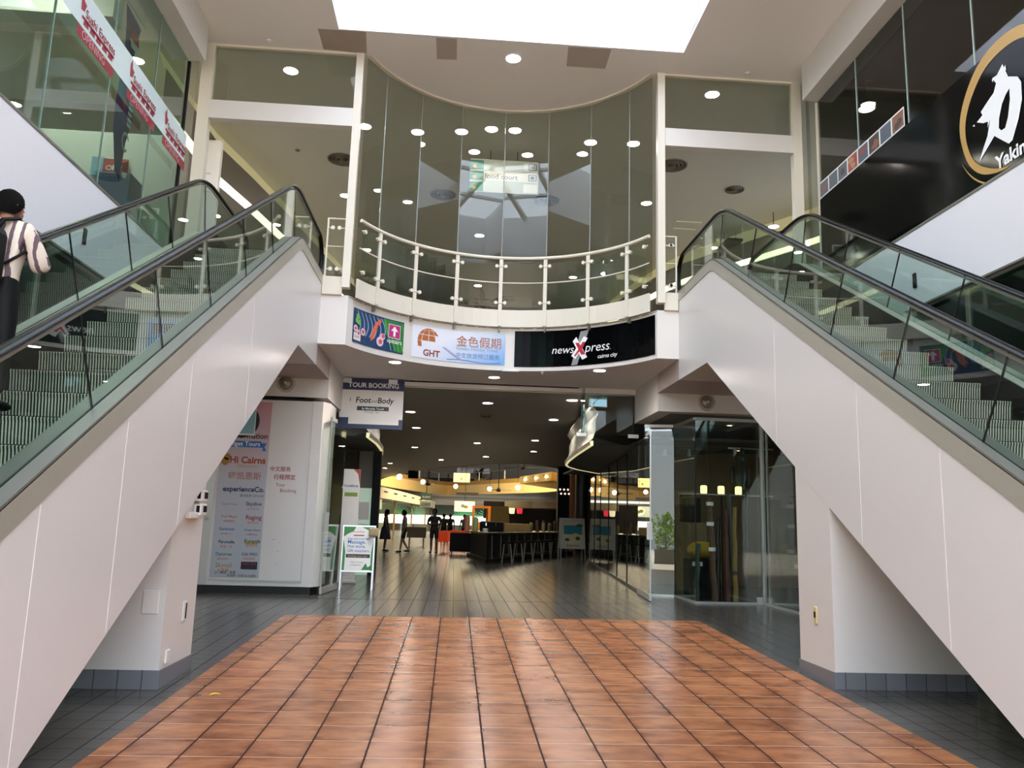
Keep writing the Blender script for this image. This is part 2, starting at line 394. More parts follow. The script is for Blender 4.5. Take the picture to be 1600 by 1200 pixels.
m = MB(); m.add(*sheet_with_hole([(-14, 40), (16, 40), (16, 116), (-14, 116)], HOLE, 5.05)); struct('floor_gallery', m, M('gallery_floor', '#57524a', 0.6))
# ------------------------------------------------------------------ upper ceiling with its skylight
SX0, SX1, SY0, SY1 = -2.25, 3.61, 5.6, 12.48
m = MB()
for x0, x1, y0, y1 in ((-14, SX0, -3, 44), (SX1, 16, -3, 44), (SX0, SX1, -3, SY0), (SX0, SX1, SY1, 44)):
    m.add([(x0, y0, ZC), (x1, y0, ZC), (x1, y1, ZC), (x0, y1, ZC)], [(0, 1, 2, 3)])
struct('ceiling', m, CEIL)
m = MB(); m.box(-14, -3, ZC + .02, SX0 - .13, 44, ZC + .3); m.box(SX1 + .13, -3, ZC + .02, 16, 44, ZC + .3); m.box(SX0 - .13, -3, ZC + .02, SX1 + .13, SY0 - .13, ZC + .3); m.box(SX0 - .13, SY1 + .13, ZC + .02, SX1 + .13, 44, ZC + .3)
struct('ceiling_roof', m, WHITE)
fr2 = [(-14, Y0), (-1.98, Y0)] + arcpts(2.78, -A0, A0, 24) + [(3.4, Y0), (16, Y0)]
m = MB(); m.strip([(x, y, ZC - .003) for x, y in fr2], [(x, 44, ZC - .003) for x, y in fr2]); struct('ceiling_lobby', m, M('lobby_ceiling_dim', '#d3d2ca', .6, var=.02))  # dimness of the lobby put into a darker, greener ceiling tone
m = MB(); z1 = 10.9; t = .12
zb_ = ZC + .006; m.box(SX0 - t, SY1, zb_, SX1 + t, SY1 + t, z1); m.box(SX0 - t, SY0 - t, zb_, SX1 + t, SY0, z1); m.box(SX0 - t, SY0, zb_, SX0, SY1, z1); m.box(SX1, SY0, zb_, SX1 + t, SY1, z1)
struct('wall_skylight', m, M('skylight_well', '#f2f1f4', 0.5))
m = MB()
for i in range(1, 5): x = SX0 + (SX1 - SX0) * i / 5; m.box(x - .06, SY0, z1 - .12, x + .06, SY1, z1)
for i in range(1, 4): y = SY0 + (SY1 - SY0) * i / 4; m.box(SX0, y - .05, z1 - .1, SX1, y + .05, z1 - .02)
struct('window_1', m, M('skylight_bar', '#cfd2d6', 0.5))
m = MB(); m.add([(SX0, SY0, z1), (SX1, SY0, z1), (SX1, SY1, z1), (SX0, SY1, z1)], [(0, 1, 2, 3)])
struct('window_2', m, OPAL)
# stains and repair patches in the ceiling by the skylight
STAIN = M('stained_plaster', '#a99a8c', 0.7, var=0.12, scale=3); PATCH = M('patched_plaster', '#b9aca3', 0.65)
m = MB()
m.add([(-2.6, 12.5, ZC - .004), (-1.8, 12.5, ZC - .004), (-1.86, 13.15, ZC - .004), (-2.6, 13.1, ZC - .004)], [(0, 1, 2, 3)])
m.mat(1)
for q in ([(-.63, 12.52), (-.28, 12.52), (-.28, 13.15), (-.63, 13.17)], [(1.62, 12.52), (2.36, 12.51), (2.37, 13.12), (1.67, 13.12)]): m.add([(x, y, ZC - .004) for x, y in q], [(0, 1, 2, 3)])
for q in ([(-2.245, 11.2, 9.62), (-2.245, 11.9, 9.62), (-2.245, 11.9, 9.42), (-2.245, 11.2, 9.42)], [(3.605, 11.6, 9.8), (3.605, 12.1, 9.8), (3.605, 12.1, 9.45), (3.605, 11.6, 9.45)]): m.add(q, [(0, 1, 2, 3)])
struct('trim_6', m, [STAIN, PATCH])
# ------------------------------------------------------------------ side walls: beam, glazing, white band, shopfront below
def side(sgn, X, jy, band_to, glass, name):
    n = 'left' if sgn < 0 else 'right'
    m = MB(); m.box(X - sgn * .22, -3, 8.72, X + sgn * .3, 12.62, ZC); struct('trim_beam_' + n, m, WHITE)
    m = MB(); m.box(X, -3, 4.30, X + sgn * .22, Y0, 5.36); struct('wall_' + n, m, M('wall_band', '#e2dee2', 0.4, var=.01))
    m = MB(); m.box(X - sgn * .012, -3, 5.345, X + sgn * .03, Y0, 5.375); m.box(X - sgn * .012, -3, 4.285, X + sgn * .03, Y0, 4.31); struct('trim_edge_' + n, m, DSTEEL)
    w = thing('glass_wall', name, 'glass wall', (X, 6, 5.36))
    for a, b in zip(jy[:-1], jy[1:]):
        g = MB(); g.box(X + sgn * .05, a + .006, 5.375, X + sgn * .062, b - .006, 8.72); g.build('glass_pane', glass, w)
    for y in jy[1:-1]:
        g = MB(); g.box(X + sgn * .045, y - .008, 5.375, X + sgn * .067, y + .008, 8.72); g.build('glass_joint', M('pale_joint', '#b9c9c4', .3) if sgn > 0 else M('green_joint', '#7d918a', .4), w)
    g = MB(); g.box(X + sgn * .03, 12.64, 5.375, X + sgn * .08, 12.69, 8.72); g.build('end_post', CREAM if sgn > 0 else MBLACK, w)
    g = MB(); g.box(X + sgn * .05, 12.70, 5.375, X + sgn * .062, Y0 - .1, ZC); g.build('return_pane', GGREY, w)
    # lower shopfront
    w = thing('shopfront', 'green glazed ground floor shopfront under the %s white wall band' % n, 'shopfront', (X, 6, 0))
    for i in range(8):
        a, b = -3 + 2 * i, -3 + 2 * (i + 1)
        g = MB(); g.box(X + sgn * .1, a, zf(a) + .02, X + sgn * .112, min(b, 12.9), 4.28); g.build('glass_pane', M_GREEN, w)
        g = MB(); g.box(X + sgn * .08, a - .03, zf(a) + .02, X + sgn * .13, a + .03, 4.28); g.build('mullion', DSTEEL, w)
    # rooms behind
    m = MB(); m.box(X + sgn * 5, -3, -.5, X + sgn * 5.1, 13, 4.3); struct('wall_lower_' + n, m, M('dim_green_wall', '#3c4a44', .7, var=.2, scale=.7))
    m = MB(); m.box(X + sgn * 0.22, -3, 4.3, X + sgn * 5.1, Y0, 5.3); struct('floor_upper_' + n, m, M('dim_floor', '#5c5850', .6))
M_GREEN = G('lower_green_glass', (0.50, 0.66, 0.58), 0.08)
side(-1, WL, [-3, 1.0, 3.0, 5.0, 6.9, 8.55, 10.0, 11.4, 12.65], 0, G('upper_green_glass', (0.68, 0.80, 0.74), 0.05), 'tall clear green shop glazing above the left white wall band')
side(+1, WR, [-3, 1.0, 3.0, 5.2, 6.9, 8.5, 9.93, 11.3, 12.65], 0, GDARK, 'tall dark shop glazing above the right white wall band')
# ------------------------------------------------------------------ front of the upper floor: posts, transom beams, glass
def up_post(x, w, z0, name='trim_post'):
    m = MB(); m.box(x - w / 2, Y0 - .07, z0, x + w / 2, Y0 + .07, ZC); return struct(name, m, CREAM)
for x, w in ((-1.96, .13), (3.39, .13), (WL + .08, .2), (WR - .1, .16)): up_post(x, w, 5.12 if abs(x) < 3.5 else 5.0)
m = MB(); m.box(-4.46, Y0 - .06, 8.0, -2.02, Y0 + .1, 8.33); m.box(3.46, Y0 - .06, 8.0, 5.80, Y0 + .1, 8.33)
m.box(-4.46, Y0 - .075, 7.99, -2.02, Y0 + .05, 8.07); m.box(3.46, Y0 - .075, 7.99, 5.80, Y0 + .05, 8.07); struct('trim_7', m, WHITE)
m = MB(); m.box(-4.5, Y0 - .05, ZC - .035, -1.95, Y0 + .05, ZC + .01); m.box(3.4, Y0 - .05, ZC - .035, 5.9, Y0 + .05, ZC + .01)
pts = arcpts(2.80, -A0, A0, 16); pts2 = arcpts(2.70, -A0, A0, 16)
m.strip([(x, y, ZC - .03) for x, y in pts2], [(x, y, ZC - .03) for x, y in pts]); m.strip([(x, y, ZC - .03) for x, y in pts2], [(x, y, ZC) for x, y in pts2]); struct('trim_8', m, CREAM)
w = thing('transom_window', 'pane of grey glass over the transom above the left escalator', 'window', (-3.2, Y0, 8.33))
g = MB(); g.box(-4.45, Y0 + .01, 8.33, -2.03, Y0 + .02, ZC - .035); g.build('glass_pane', GGREY, w)
w = thing('transom_window', 'pane of grey glass over the transom above the right escalator', 'window', (4.6, Y0, 8.33))
g = MB(); g.box(3.46, Y0 + .01, 8.33, 5.80, Y0 + .02, ZC - .035); g.build('glass_pane', GGREY, w)
ANG = [-A0 + 1.2, -53.8, -35.8, -17.9, 0, 17.9, 35.8, 53.8, A0 - 1.2]
w = thing('curved_glass_wall', 'tall faceted curve of grey glass behind the balcony rail', 'glass wall', (CX, CY + 2.78, 5.0))
for a, b in zip(ANG[:-1], ANG[1:]):
    p, q = Vector(arc(2.78, a + .12)), Vector(arc(2.78, b - .12)); n = Vector((-(q - p).y, (q - p).x)).normalized() * .012
    g = MB(); g.prism([(p.x, p.y, 5.0), (q.x, q.y, 5.0), (q.x, q.y, ZC - .03), (p.x, p.y, ZC - .03)], (n.x, n.y, 0)); g.build('glass_pane', GGREY, w)
for a in ANG[1:-1]:
    p = arc(2.775, a); g = MB(); g.box(p[0] - .007, p[1] - .008, 5.0, p[0] + .007, p[1] + .008, ZC - .03); g.build('glass_joint', M('grey_joint', '#8f958f', .3), w)
# upper floor interior shell
UPW = M('upper_wall', '#b5afa4', .7, var=.04)
m = MB(); m.box(-14, 38, 5.0, 16, 38.2, ZC); struct('wall_upper_back', m, UPW)
m = MB(); m.box(-14.1, Y0, 0, -14, 116, ZC); struct('wall_far_left', m, UPW)
m = MB(); m.box(16, Y0, 0, 16.1, 116, ZC); struct('wall_far_right', m, UPW)
m = MB(); m.box(-14, 100.26, 0, 16, 100.46, 4.05); struct('wall_back', m, M('food_wall', '#cfc6ba', .7))
m = MB(); m.box(-14, 104, 5.05, 16, 104.2, 11); struct('wall_gallery', m, M('gallery_wall', '#8d8579', .7))
m = MB(); m.box(-14, 40, 10.2, 16, 104, 10.4); struct('ceiling_atrium', m, M('atrium_ceiling', '#b09a72', .7))
# upper left shop walls, seen through the glazing
m = MB(); m.box(-10.0, -3, 5.3, -9.9, 13.2, ZC); struct('wall_shop_left', m, M('shop_wall_left', '#b7b4a5', .7))
m = MB(); m.box(-9.9, 13.1, 5.3, WL - .3, 13.2, 7.6); struct('wall_shop_left_end', m, M('shop_wall_white', '#dad9d2', .6))
m = MB(); m.box(-9.9, 10.4, 8.0, WL - .3, 10.7, 8.5); struct('trim_9', m, WHITE)
m = MB(); m.box(11.3, -3, 5.3, 11.4, 13.2, ZC); m.box(WR + .3, 13.05, 5.3, 11.3, 13.2, ZC); struct('wall_shop_right', m, M('shop_wall_dark', '#2a2420', .7))
m = MB(); m.box(WR + .3, -3, 9.1, 11.3, 13.05, 9.2); struct('ceiling_shop_right', m, M('shop_ceiling_dark', '#4a3f36', .7))
# curved bulkheads with hidden strip light, upper floor: lit lower edge, plain face, glowing cove above
FACE = M('bulkhead_face', '#837c70', .6); COVEP = M('cove_plaster_glow', '#d8cd9e', .6, emit=.22)  # yellow glow of the cove lights put into the plaster as emission
def bulkhead(P, sgn, z0, z1, z2, n):
    m = MB(); m.strip([(x, y, z0) for x, y in P], [(x, y, z0 + .13) for x, y in P]); m.strip([(x, y, z0) for x, y in P], [(x + sgn * .1, y, z0) for x, y in P]); struct('trim_cove_' + n, m, COVE, True)
    m = MB(); m.strip([(x - sgn * .01, y, z0 + .13) for x, y in P], [(x - sgn * .01, y, z1) for x, y in P]); struct('trim_bulkhead_' + n, m, FACE, True)
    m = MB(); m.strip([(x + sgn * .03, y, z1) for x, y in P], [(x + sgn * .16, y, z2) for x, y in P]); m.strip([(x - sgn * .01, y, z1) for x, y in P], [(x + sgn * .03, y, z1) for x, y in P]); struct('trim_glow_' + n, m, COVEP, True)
    m = MB(); m.strip([(x + sgn * .1, y, z0) for x, y in P], [(x + sgn * 6, y, z0) for x, y in P]); struct('ceiling_lobby_' + n, m, UPW)
bulkhead([(-5.35, 13.4), (-5.3, 15), (-5.25, 16.5), (-4.97, 17.9), (-4.6, 20.1), (-4.2, 23), (-3.6, 27)], -1, 8.25, 9.0, ZC - .01, 'left')
bulkhead([(9.6, 16.6), (8.5, 18.85), (7.32, 20.86), (6.45, 22.4), (6.1, 23.3), (5.6, 25.5), (5.2, 28)], 1, 8.4, 9.0, ZC - .01, 'right')
# ------------------------------------------------------------------ under the escalator landings: soffits, headers
for sgn, X, n in ((-1, XL, 'left'), (1, XR, 'right')):
    xe = WL if sgn < 0 else WR
    m = MB(); m.box(X + sgn * 1.5, 11.66, 3.80, xe, 13.2, 4.3); m.box(X, 13.2, 3.80, xe, 14.66, 4.3); struct('ceiling_landing_' + n, m, M('landing_soffit', '#b8aaa4', .6))
    m = MB(); m.box(X, 14.62, 3.46, xe, 14.9, 4.3); m.box(X, 14.9, 3.46, X + sgn * .3, 16.6, 4.3)
    struct('trim_header_' + n, m, WHITE)
    m = MB(); m.box(X + sgn * .3, 14.9, 3.46, X + sgn * 8, 16.6, 3.5); struct('ceiling_header_' + n, m, M('header_soffit', '#6a6662', .6))
# walls closing off the sides of the mall
m = MB(); m.box(WL - .1, 13.2, 0, WL, 16.6, 4.0); struct('wall_left_back', m, WHITE)
# ------------------------------------------------------------------ escalators
T30 = tan(PI / 6)
def round_poly(P, radii, n=8):
    out = [Vector(P[0])]
    for i in range(1, len(P) - 1):
        a, b, c = Vector(P[i - 1]), Vector(P[i]), Vector(P[i + 1]); r = radii[i - 1]
        u, v = (a - b).normalized(), (c - b).normalized(); ang = u.angle(v); t = r / tan(ang / 2)
        p, q = b + u * t, b + v * t; ce = b + (u + v).normalized() * (r / sin(ang / 2))
        for k in range(n + 1):
            w = (p - ce).lerp(q - ce, k / n).normalized() * r; out.append(ce + w)
    out.append(Vector(P[-1])); return out
DECK = round_poly([(0.6, .17), (2.38, .17), (11.33, .17 + 8.95 * T30), (13.2, .17 + 8.95 * T30)], [1.2, .9])
def dense(P, step=.12):
    out = []
    for a, b in zip(P[:-1], P[1:]):
        k = max(1, int((b - a).length / step)); out += [a.lerp(b, i / k) for i in range(k)]
    return out + [P[-1]]
DK = dense(DECK)
def normals(P):
    N = []
    for i in range(len(P)):
        t = (P[min(i + 1, len(P) - 1)] - P[max(i - 1, 0)]).normalized(); N.append(Vector((-t.y, t.x)))
    return N
DN = normals(DK)
def off(h): return [p + n * h for p, n in zip(DK, DN)]
def sweep(mb, x0, x1, h0, h1):
    A, B = off(h0), off(h1)
    mb.loft([[(x0, a.x, a.y), (x1, a.x, a.y), (x1, b.x, b.y), (x0, b.x, b.y)] for a, b in zip(A, B)]); return mb
RISER = stripe_mat('cleated_riser', '#050505', '#c6c0ad', 0.0235, 0.54, 'X', 0.5, 0.0)
TREAD = stripe_mat('grooved_tread', '#5a5850', '#0a0a0a', 0.0225, 0.5, 'X', 0.5, 0.3)
EG = G('balustrade_glass', (0.78, 0.87, 0.83), 0.04)
def deck_z(y): return .17 if y < 2.38 else (.17 + min(y - 2.38, 8.95) * T30)
def escalator(sgn, X, label, step0):
    R = thing('escalator', label, 'escalator', (X + sgn * .7, 7, 0))
    x = lambda o: X + sgn * o
    # painted cladding of the near flank, the far flank and the underside
    topc = [p for p in off(-.165)]
    under = [(13.2, 3.80), (11.66, 3.80), (4.72, 3.80 - 6.94 * T30)]
    m = MB(); m.prism([(x(0), p.x, p.y) for p in topc] + [(x(0), y, z) for y, z in under] + [(x(0), .6, zf(.6))], (sgn * .03, 0, 0)); m.build('side_cladding', PANEL, R)
    m = MB(); m.prism([(x(1.47), p.x, p.y) for p in topc] + [(x(1.47), y, z) for y, z in under] + [(x(1.47), .6, zf(.6))], (-sgn * .03, 0, 0)); m.build('side_cladding', PANEL, R)
    m = MB(); m.loft([[(x(.035), y, z + .004), (x(1.435), y, z + .004), (x(1.435), y, z + .05), (x(.035), y, z + .05)] for y, z in under]); m.build('underside', PANEL, R)
    for y in (3.1, 4.85, 5.95, 7.2, 9.1):      # butt joints of the cladding sheets
        m = MB(); m.box(x(-.003), y - .006, max(zf(y), 3.80 + (y - 11.66) * T30) + .02, x(.01), y + .006, deck_z(y) - .22); m.build('cladding_seam', M('seam_paint', '#e3ddd8', .3), R)
    m = MB(); sweep(m, x(-.012), x(.02), -.165, -.005); m.build('edge_trim', STEEL, R)
    m = MB(); sweep(m, x(1.45), x(1.482), -.165, -.005); m.build('edge_trim', STEEL, R)
    for a, b in ((-.012, .095), (.115, .225), (1.245, 1.355), (1.375, 1.482)):
        m = MB(); sweep(m, x(a), x(b), -.012, .012); m.build('deck_plate', DSTEEL if a in (-.012, .115) else STEEL, R)
    for a, b in ((.222, .232), (1.238, 1.248)):
        m = MB(); sweep(m, x(a), x(b), -.5, .005); m.build('skirt', MBLACK, R)
    # glass and handrails
    H = .70
    bot, top = off(.0), off(H)
    cuts = [0]; acc = 0; nxt = 1.5
    for i in range(1, len(DK)):
        acc += (DK[i] - DK[i - 1]).length
        if acc > nxt and len(DK) - i > 5: cuts.append(i); nxt += 1.32
    cuts.append(len(DK) - 1)
    for o in (.1, 1.365):
        for a, b in zip(cuts[:-1], cuts[1:]):
            A = [(x(o), p.x, p.y) for p in bot[a:b + 1]]; B = [(x(o), p.x, p.y) for p in top[a:b + 1]]
            P = A[:]
            if b == len(DK) - 1:
                c = Vector((13.2, bot[-1].y + H / 2)); P += [(x(o), c.x + H / 2 * sin(t), c.y - H / 2 * cos(t)) for t in [PI * k / 10 for k in range(1, 10)]]
            P += B[::-1]
            if a == 0:
                c = Vector((DK[0].x, bot[0].y + H / 2)); P += [(x(o), c.x - H / 2 * sin(t), c.y + H / 2 * cos(t)) for t in [PI * k / 10 for k in range(1, 10)]]
            m = MB(); m.prism(P, (sgn * .01, 0, 0)); m.build('balustrade_pane', EG, R)
            if a:
                p, q = bot[a], top[a]; d = Vector((.007, 0))
                m = MB(); m.prism([(x(o - .002), p.x - .006, p.y), (x(o - .002), p.x + .006, p.y), (x(o - .002), q.x + .006, q.y), (x(o - .002), q.x - .006, q.y)], (sgn * .014, 0, 0)); m.build('pane_joint', GAP, R)
        hr = off(H + .02); c0 = Vector((13.2, bot[-1].y + H / 2)); c1 = Vector((DK[0].x, bot[0].y + H / 2)); r = H / 2 + .02
        path = [(x(o + .005), c1.x - r * sin(t), c1.y + r * cos(t)) for t in [PI * k / 12 for k in range(12, 0, -1)]] + [(x(o + .005), p.x, p.y) for p in hr] + [(x(o + .005), c0.x + r * sin(t), c0.y + r * cos(t)) for t in [PI * k / 12 for k in range(1, 13)]]
        m = MB(); rings = []
        for i, p in enumerate(path):
            p = Vector(p); t = (Vector(path[min(i + 1, len(path) - 1)]) - Vector(path[max(i - 1, 0)])).normalized(); n = t.cross(Vector((1, 0, 0))).normalized()
            if n.z < 0 and False: n = -n
            rings.append([p + Vector((.04 * cos(k * PI / 6), 0, 0)) + n * .022 * sin(k * PI / 6) for k in range(12)])
        m.loft(rings); m.build('handrail', BLACK, R, True)
        m = MB(); sweep(m, x(o - .004), x(o + .014), H - .035, H - .012); m.build('handrail_guide', DSTEEL, R)
    # moving steps: ribbed curved risers and grooved treads
    k = 0; y = step0
    while y > 2.9: y -= .4
    while y < 11.9:
        z1 = min(max(deck_z(y) - .17, -.12), 5.12); z0 = min(max(deck_z(y - .4) - .17, -.15), z1)
        m = MB(); xa, xb = x(.24), x(1.23)
        if z1 - z0 > .02:
            prof = [(y + .03, z0 - .02), (y + .012, z0 + (z1 - z0) * .4), (y, z0 + (z1 - z0) * .8), (y - .012, z1 - .012), (y, z1)]
            m.strip([(xa, a, b) for a, b in prof], [(xb, a, b) for a, b in prof])
        m.mat(1); m.box(xa, y, z1 - .03, xb, y + .42, z1)
        m.mat(2); m.box(xa, y - .004, z1 - .004, xb, y + .012, z1 + .001)
        m.build('step', [RISER, TREAD, MBLACK], R); y += .4; k += 1
    m = MB(); m.box(x(.24), 11.9, 5.06, x(1.23), 13.6, 5.13); m.build('landing_plate', DSTEEL, R)
    m = MB(); m.box(x(.24), .6, -.3, x(1.23), 2.9, -.14); m.build('landing_plate', DSTEEL, R)
    return R
escalator(-1, XL, 'left escalator with white cladding and green glass balustrades, carrying a person', 7.42)
escalator(+1, XR, 'right escalator with white cladding and green glass balustrades, empty', 7.60)
# black stickers on the white wall bands beside the escalators are small wall sensors
for sgn, X, y, z, w in ((-1, WL, 9.72, 4.62, 'left'), (1, WR, 9.9, 4.66, 'right')):
    m = MB(); m.bbox(X - sgn * .03, y - .03, z - .1, X, y + .03, z + .1, .008)
    tag(m.build('wall_sensor', MBLACK), 'small black wall plate on the white band beside the %s escalator' % w, 'wall plate')
# ------------------------------------------------------------------ pillars that carry the escalators, with tiled skirting
BT = tile_mat('skirting_tile', '#6b6b70', '#7d7d82', '#45454a', 0.2, 3.0, 0.0, 0, 0.35, 0.004)
for sgn, xi, ya, yb, n in ((-1, -2.47, 7.42, 8.28, 'left'), (1, 3.705, 7.84, 8.62, 'right')):
    xe = xi + sgn * (1.55 if sgn < 0 else 1.4)
    zt = 3.8 - (11.66 - ya) * T30 + .02
    m = MB(); m.prism([(xi, ya, zf(ya)), (xi, yb, zf(yb)), (xi, yb, 3.8 - (11.66 - yb) * T30 + .02), (xi, ya, zt)], (xe - xi, 0, 0)); struct('wall_pillar_' + n, m, WHITE)
    m = MB(); m.box(xi - sgn * .012, ya - .012, zf(ya) - .03, xe, yb + .012, zf(ya) + .155); struct('baseboard_' + n, m, BT)
# little fittings on the pillars
r = thing('meter_box', 'two stacked white meter boxes with black windows on the left pillar', 'meter box', (-2.47, 7.9, 1.4))
m = MB(); m.bbox(-2.47, 7.72, 1.30, -2.42, 7.98, 1.36, .006); m.build('conduit', BOARD, r)
for z in (1.33, 1.46):
    m = MB(); m.bbox(-2.47, 7.94, z, -2.395, 8.12, z + .11, .01); b = m.build('box', BOARD, r)
    m = MB(); m.box(-2.393, 8.0, z + .03, -2.39, 8.1, z + .09); m.mat(0); m.build('window', MBLACK, b)
    m = MB(); m.box(-2.44, 7.935, z + .025, -2.41, 7.941, z + .09); m.build('window', MBLACK, b)
def plate(label, x0, y0, z0, x1, y1, z1, mt, inner=None):
    r = MB(); r.bbox(x0, y0, z0, x1, y1, z1, .006); o = r.build('wall_plate', mt); tag(o, label, 'wall plate')
    if inner: b = MB(); b.box(*inner); b.build('slot', MBLACK, o)
plate('white blank cover plate on the front of the left pillar', -2.66, 7.405, .48, -2.52, 7.42, .68, BOARD)
plate('slim white and black door reader on the side of the left pillar', -2.47, 7.9, .36, -2.458, 7.99, .54, BOARD, (-2.459, 7.955, .38, -2.455, 7.985, .52))
plate('small white socket low on the side of the left pillar', -2.47, 7.53, .05, -2.45, 7.62, .16, BOARD)
plate('narrow yellowed switch plate on the side of the right pillar', 3.69, 8.18, .43, 3.705, 8.25, .6, M('aged_plate', '#d8c48e', .4), (3.686, 8.2, .49, 3.69, 8.23, .55))
# ------------------------------------------------------------------ balcony rail of the upper floor
RR = 2.72
B = thing('balcony_railing', 'cream balcony railing with glass panels round the curved recess', 'railing', (CX, CY + RR, 4.98))
pr = [(XL + .03, Y0 - .0)] + [(-1.98, Y0)] + arcpts(RR, -A0 + 1.5, A0 - 1.5, 36) + [(3.41, Y0), (XR - .03, Y0)]
core = arcpts(RR, -A0 + 1.5, A0 - 1.5, 40)
m = MB(); m.tube([(x, y, 6.33) for x, y in core], .032, 10); m.build('top_rail', CREAM, B, True)
m = MB(); m.tube([(x, y, 5.84) for x, y in core], .013, 8); m.build('mid_rail', CREAM, B, True)
for a in (-53.8, -35.8, -17.9, 0, 17.9, 35.8, 53.8):
    c = Vector(arc(RR, a)); d = Vector((sin(rad(a)), cos(rad(a)))); t = Vector((d.y, -d.x))
    m = MB(); q = [c + t * .035 - d * .01, c - t * .035 - d * .01, c - t * .035 + d * .01, c + t * .035 + d * .01]
    m.prism([(p.x, p.y, 5.0) for p in q], (0, 0, 1.32)); po = m.build('post', CREAM, B)
    m = MB(); q = [c + t * .012 + d * .03, c - t * .012 + d * .03, c - t * .012 + d * .11, c + t * .012 + d * .11]; m.prism([(p.x, p.y, 4.89) for p in q], (0, 0, .13)); m.build('fixing_lug', DSTEEL, po)
SEG = [-A0 + 2.0, -53.8, -35.8, -17.9, 0, 17.9, 35.8, 53.8, A0 - 2.0]
def clamp(x, y, z, d, t, sg):
    m = MB(); c = Vector((x, y)) + t * (.085 * sg)
    rings = []
    for r_, h in ((.001, -.028), (.034, -.028), (.034, -.012), (.034, .02), (.001, .02)):
        rings.append([(c.x + d.x * h + t.x * r_ * cos(k * PI / 6), c.y + d.y * h + t.y * r_ * cos(k * PI / 6), z + r_ * sin(k * PI / 6)) for k in range(12)])
    m.loft(rings, caps=False); m.tube([(x, y, z), (c.x, c.y, z)], .012, 6); m.build('glass_clamp', CREAM, B, True)
for i, (a, b) in enumerate(zip(SEG[:-1], SEG[1:])):
    g = MB(); P = arcpts(RR, a + 1.1, b - 1.1, 4); Q = arcpts(RR + .01, a + 1.1, b - 1.1, 4)
    g.loft([[(p[0], p[1], 5.36), (q[0], q[1], 5.36), (q[0], q[1], 6.22), (p[0], p[1], 6.22)] for p, q in zip(P, Q)]); g.build('glass_panel', GCLEAR, B)
    g = MB(); P = arcpts(RR + .02, a + .15, b - .15, 5); Q = arcpts(RR + .05, a + .15, b - .15, 5)
    g.loft([[(p[0], p[1], 4.985), (q[0], q[1], 4.985), (q[0], q[1], 5.315), (p[0], p[1], 5.315)] for p, q in zip(P, Q)]); g.build('kick_panel', CREAM, B)
    for e_, sg in ((a, 1), (b, -1)):
        c = Vector(arc(RR - .015, e_)); d = Vector((sin(rad(e_)), cos(rad(e_)))); t = Vector((d.y, -d.x))
        for z in (5.44, 6.16): clamp(c.x, c.y, z, d, t, sg)
for x0, x1, xe, sg, w in ((XL + .03, -2.04, XL + .04, 1, 'left'), (3.47, XR - .03, XR - .04, -1, 'right')):
    E_ = thing('end_railing', 'short straight cream railing panel between the curve and the %s escalator' % w, 'railing', (x0, Y0, 4.98))
    m = MB(); m.tube([(x0, Y0, 6.33), (x1, Y0, 6.33)], .014, 8); m.build('top_rail', CREAM, E_, True)
    m = MB(); m.tube([(x0, Y0, 5.84), (x1, Y0, 5.84)], .011, 8); m.build('mid_rail', CREAM, E_, True)
    m = MB(); m.box(xe - .013, Y0 - .012, 5.3, xe + .013, Y0 + .012, 6.34); m.build('post', CREAM, E_)
    m = MB(); m.box(x0 + .03, Y0 - .005, 5.36, x1 - .01, Y0 + .005, 6.25); m.build('glass_panel', GCLEAR, E_)
    m = MB(); m.box(x0 - .02, Y0 - .02, 4.985, x1 + .02, Y0 + .02, 5.315); m.build('kick_panel', CREAM, E_)
    m = MB(); m.box(x0 - .02, Y0 - .025, 4.985, x1 + .02, Y0 - .015, 5.005); m.build('rust_line', M('rusty_edge', '#9b7f66', .7), E_)
    B0 = B; B = E_
    for z in (5.44, 6.16):
        for xx, s2 in ((xe, sg), (x1 if sg > 0 else x0, -sg)): clamp(xx, Y0 - .012, z, Vector((0, 1)), Vector((1, 0)), s2)
    B = B0
m = MB(); P = arcpts(RF - .002, -A0, A0, 30); m.strip([(x, y, 4.97) for x, y in P], [(x, y, 4.985) for x, y in P]); struct('trim_10', m, M('rusty_edge', '#9b7f66', .7))
# ------------------------------------------------------------------ printed signs on the curved fascia
def fas(w0):
    def fn(u, z, w=0.0):      # u = angle in degrees from the middle, towards the right
        R_ = RF - w0 - w; return Vector((CX + R_ * sin(rad(u)), CY + R_ * cos(rad(u)), z))
    return fn
D2U = 180 / PI / RF           # degrees per metre along the fascia
def fasm(u0, z0, w0):
    f = fas(w0); return lambda u, v, w=0.0: f(u0 + u * D2U, z0 + v, w)
# sushi picture sign
S = thing('picture_sign', 'food picture sign with sushi and a pink arrow square on the curved fascia', 'sign', (arc(RF, -51)[0], arc(RF, -51)[1], 4.5))
f = fas(.012); m = MB(); rect(m, f, -63.6, 4.26, -38.2, 4.85, 10); m.build('board', M('print_deep_blue', '#1d3c66', .35, var=.35, scale=9), S)
f = fasm(-63.6, 4.26, .016)
m = MB()
for i in range(7):      # dark and pale bands of the plate
    u = .1 + i * .085; pts = [(u + .10 * sin(k * .35) + .02 * i, .56 - k * .05) for k in range(9)]
    m.strip([f(a, b) for a, b in pts], [f(a + .018, b) for a, b in pts])
m.build('plate_stripes', ink('pale_blue', '#9fc0d6'), S)
m = MB()
poly(m, f, [(.78, .57), (1.25, .56), (1.25, .02), (1.12, .02), (.86, .3)]); m.build('leaf', GREEN, S)
m = MB(); f2 = fasm(-63.6, 4.26, .019)
for i in range(6): poly(m, f2, [(.80 + i * .08, .57), (.825 + i * .08, .57), (1.0 + i * .09, .03), (.975 + i * .09, .03)] if .8 + i * .09 < 1.16 else [(1.19, .57), (1.21, .57), (1.25, .4), (1.24, .4)])
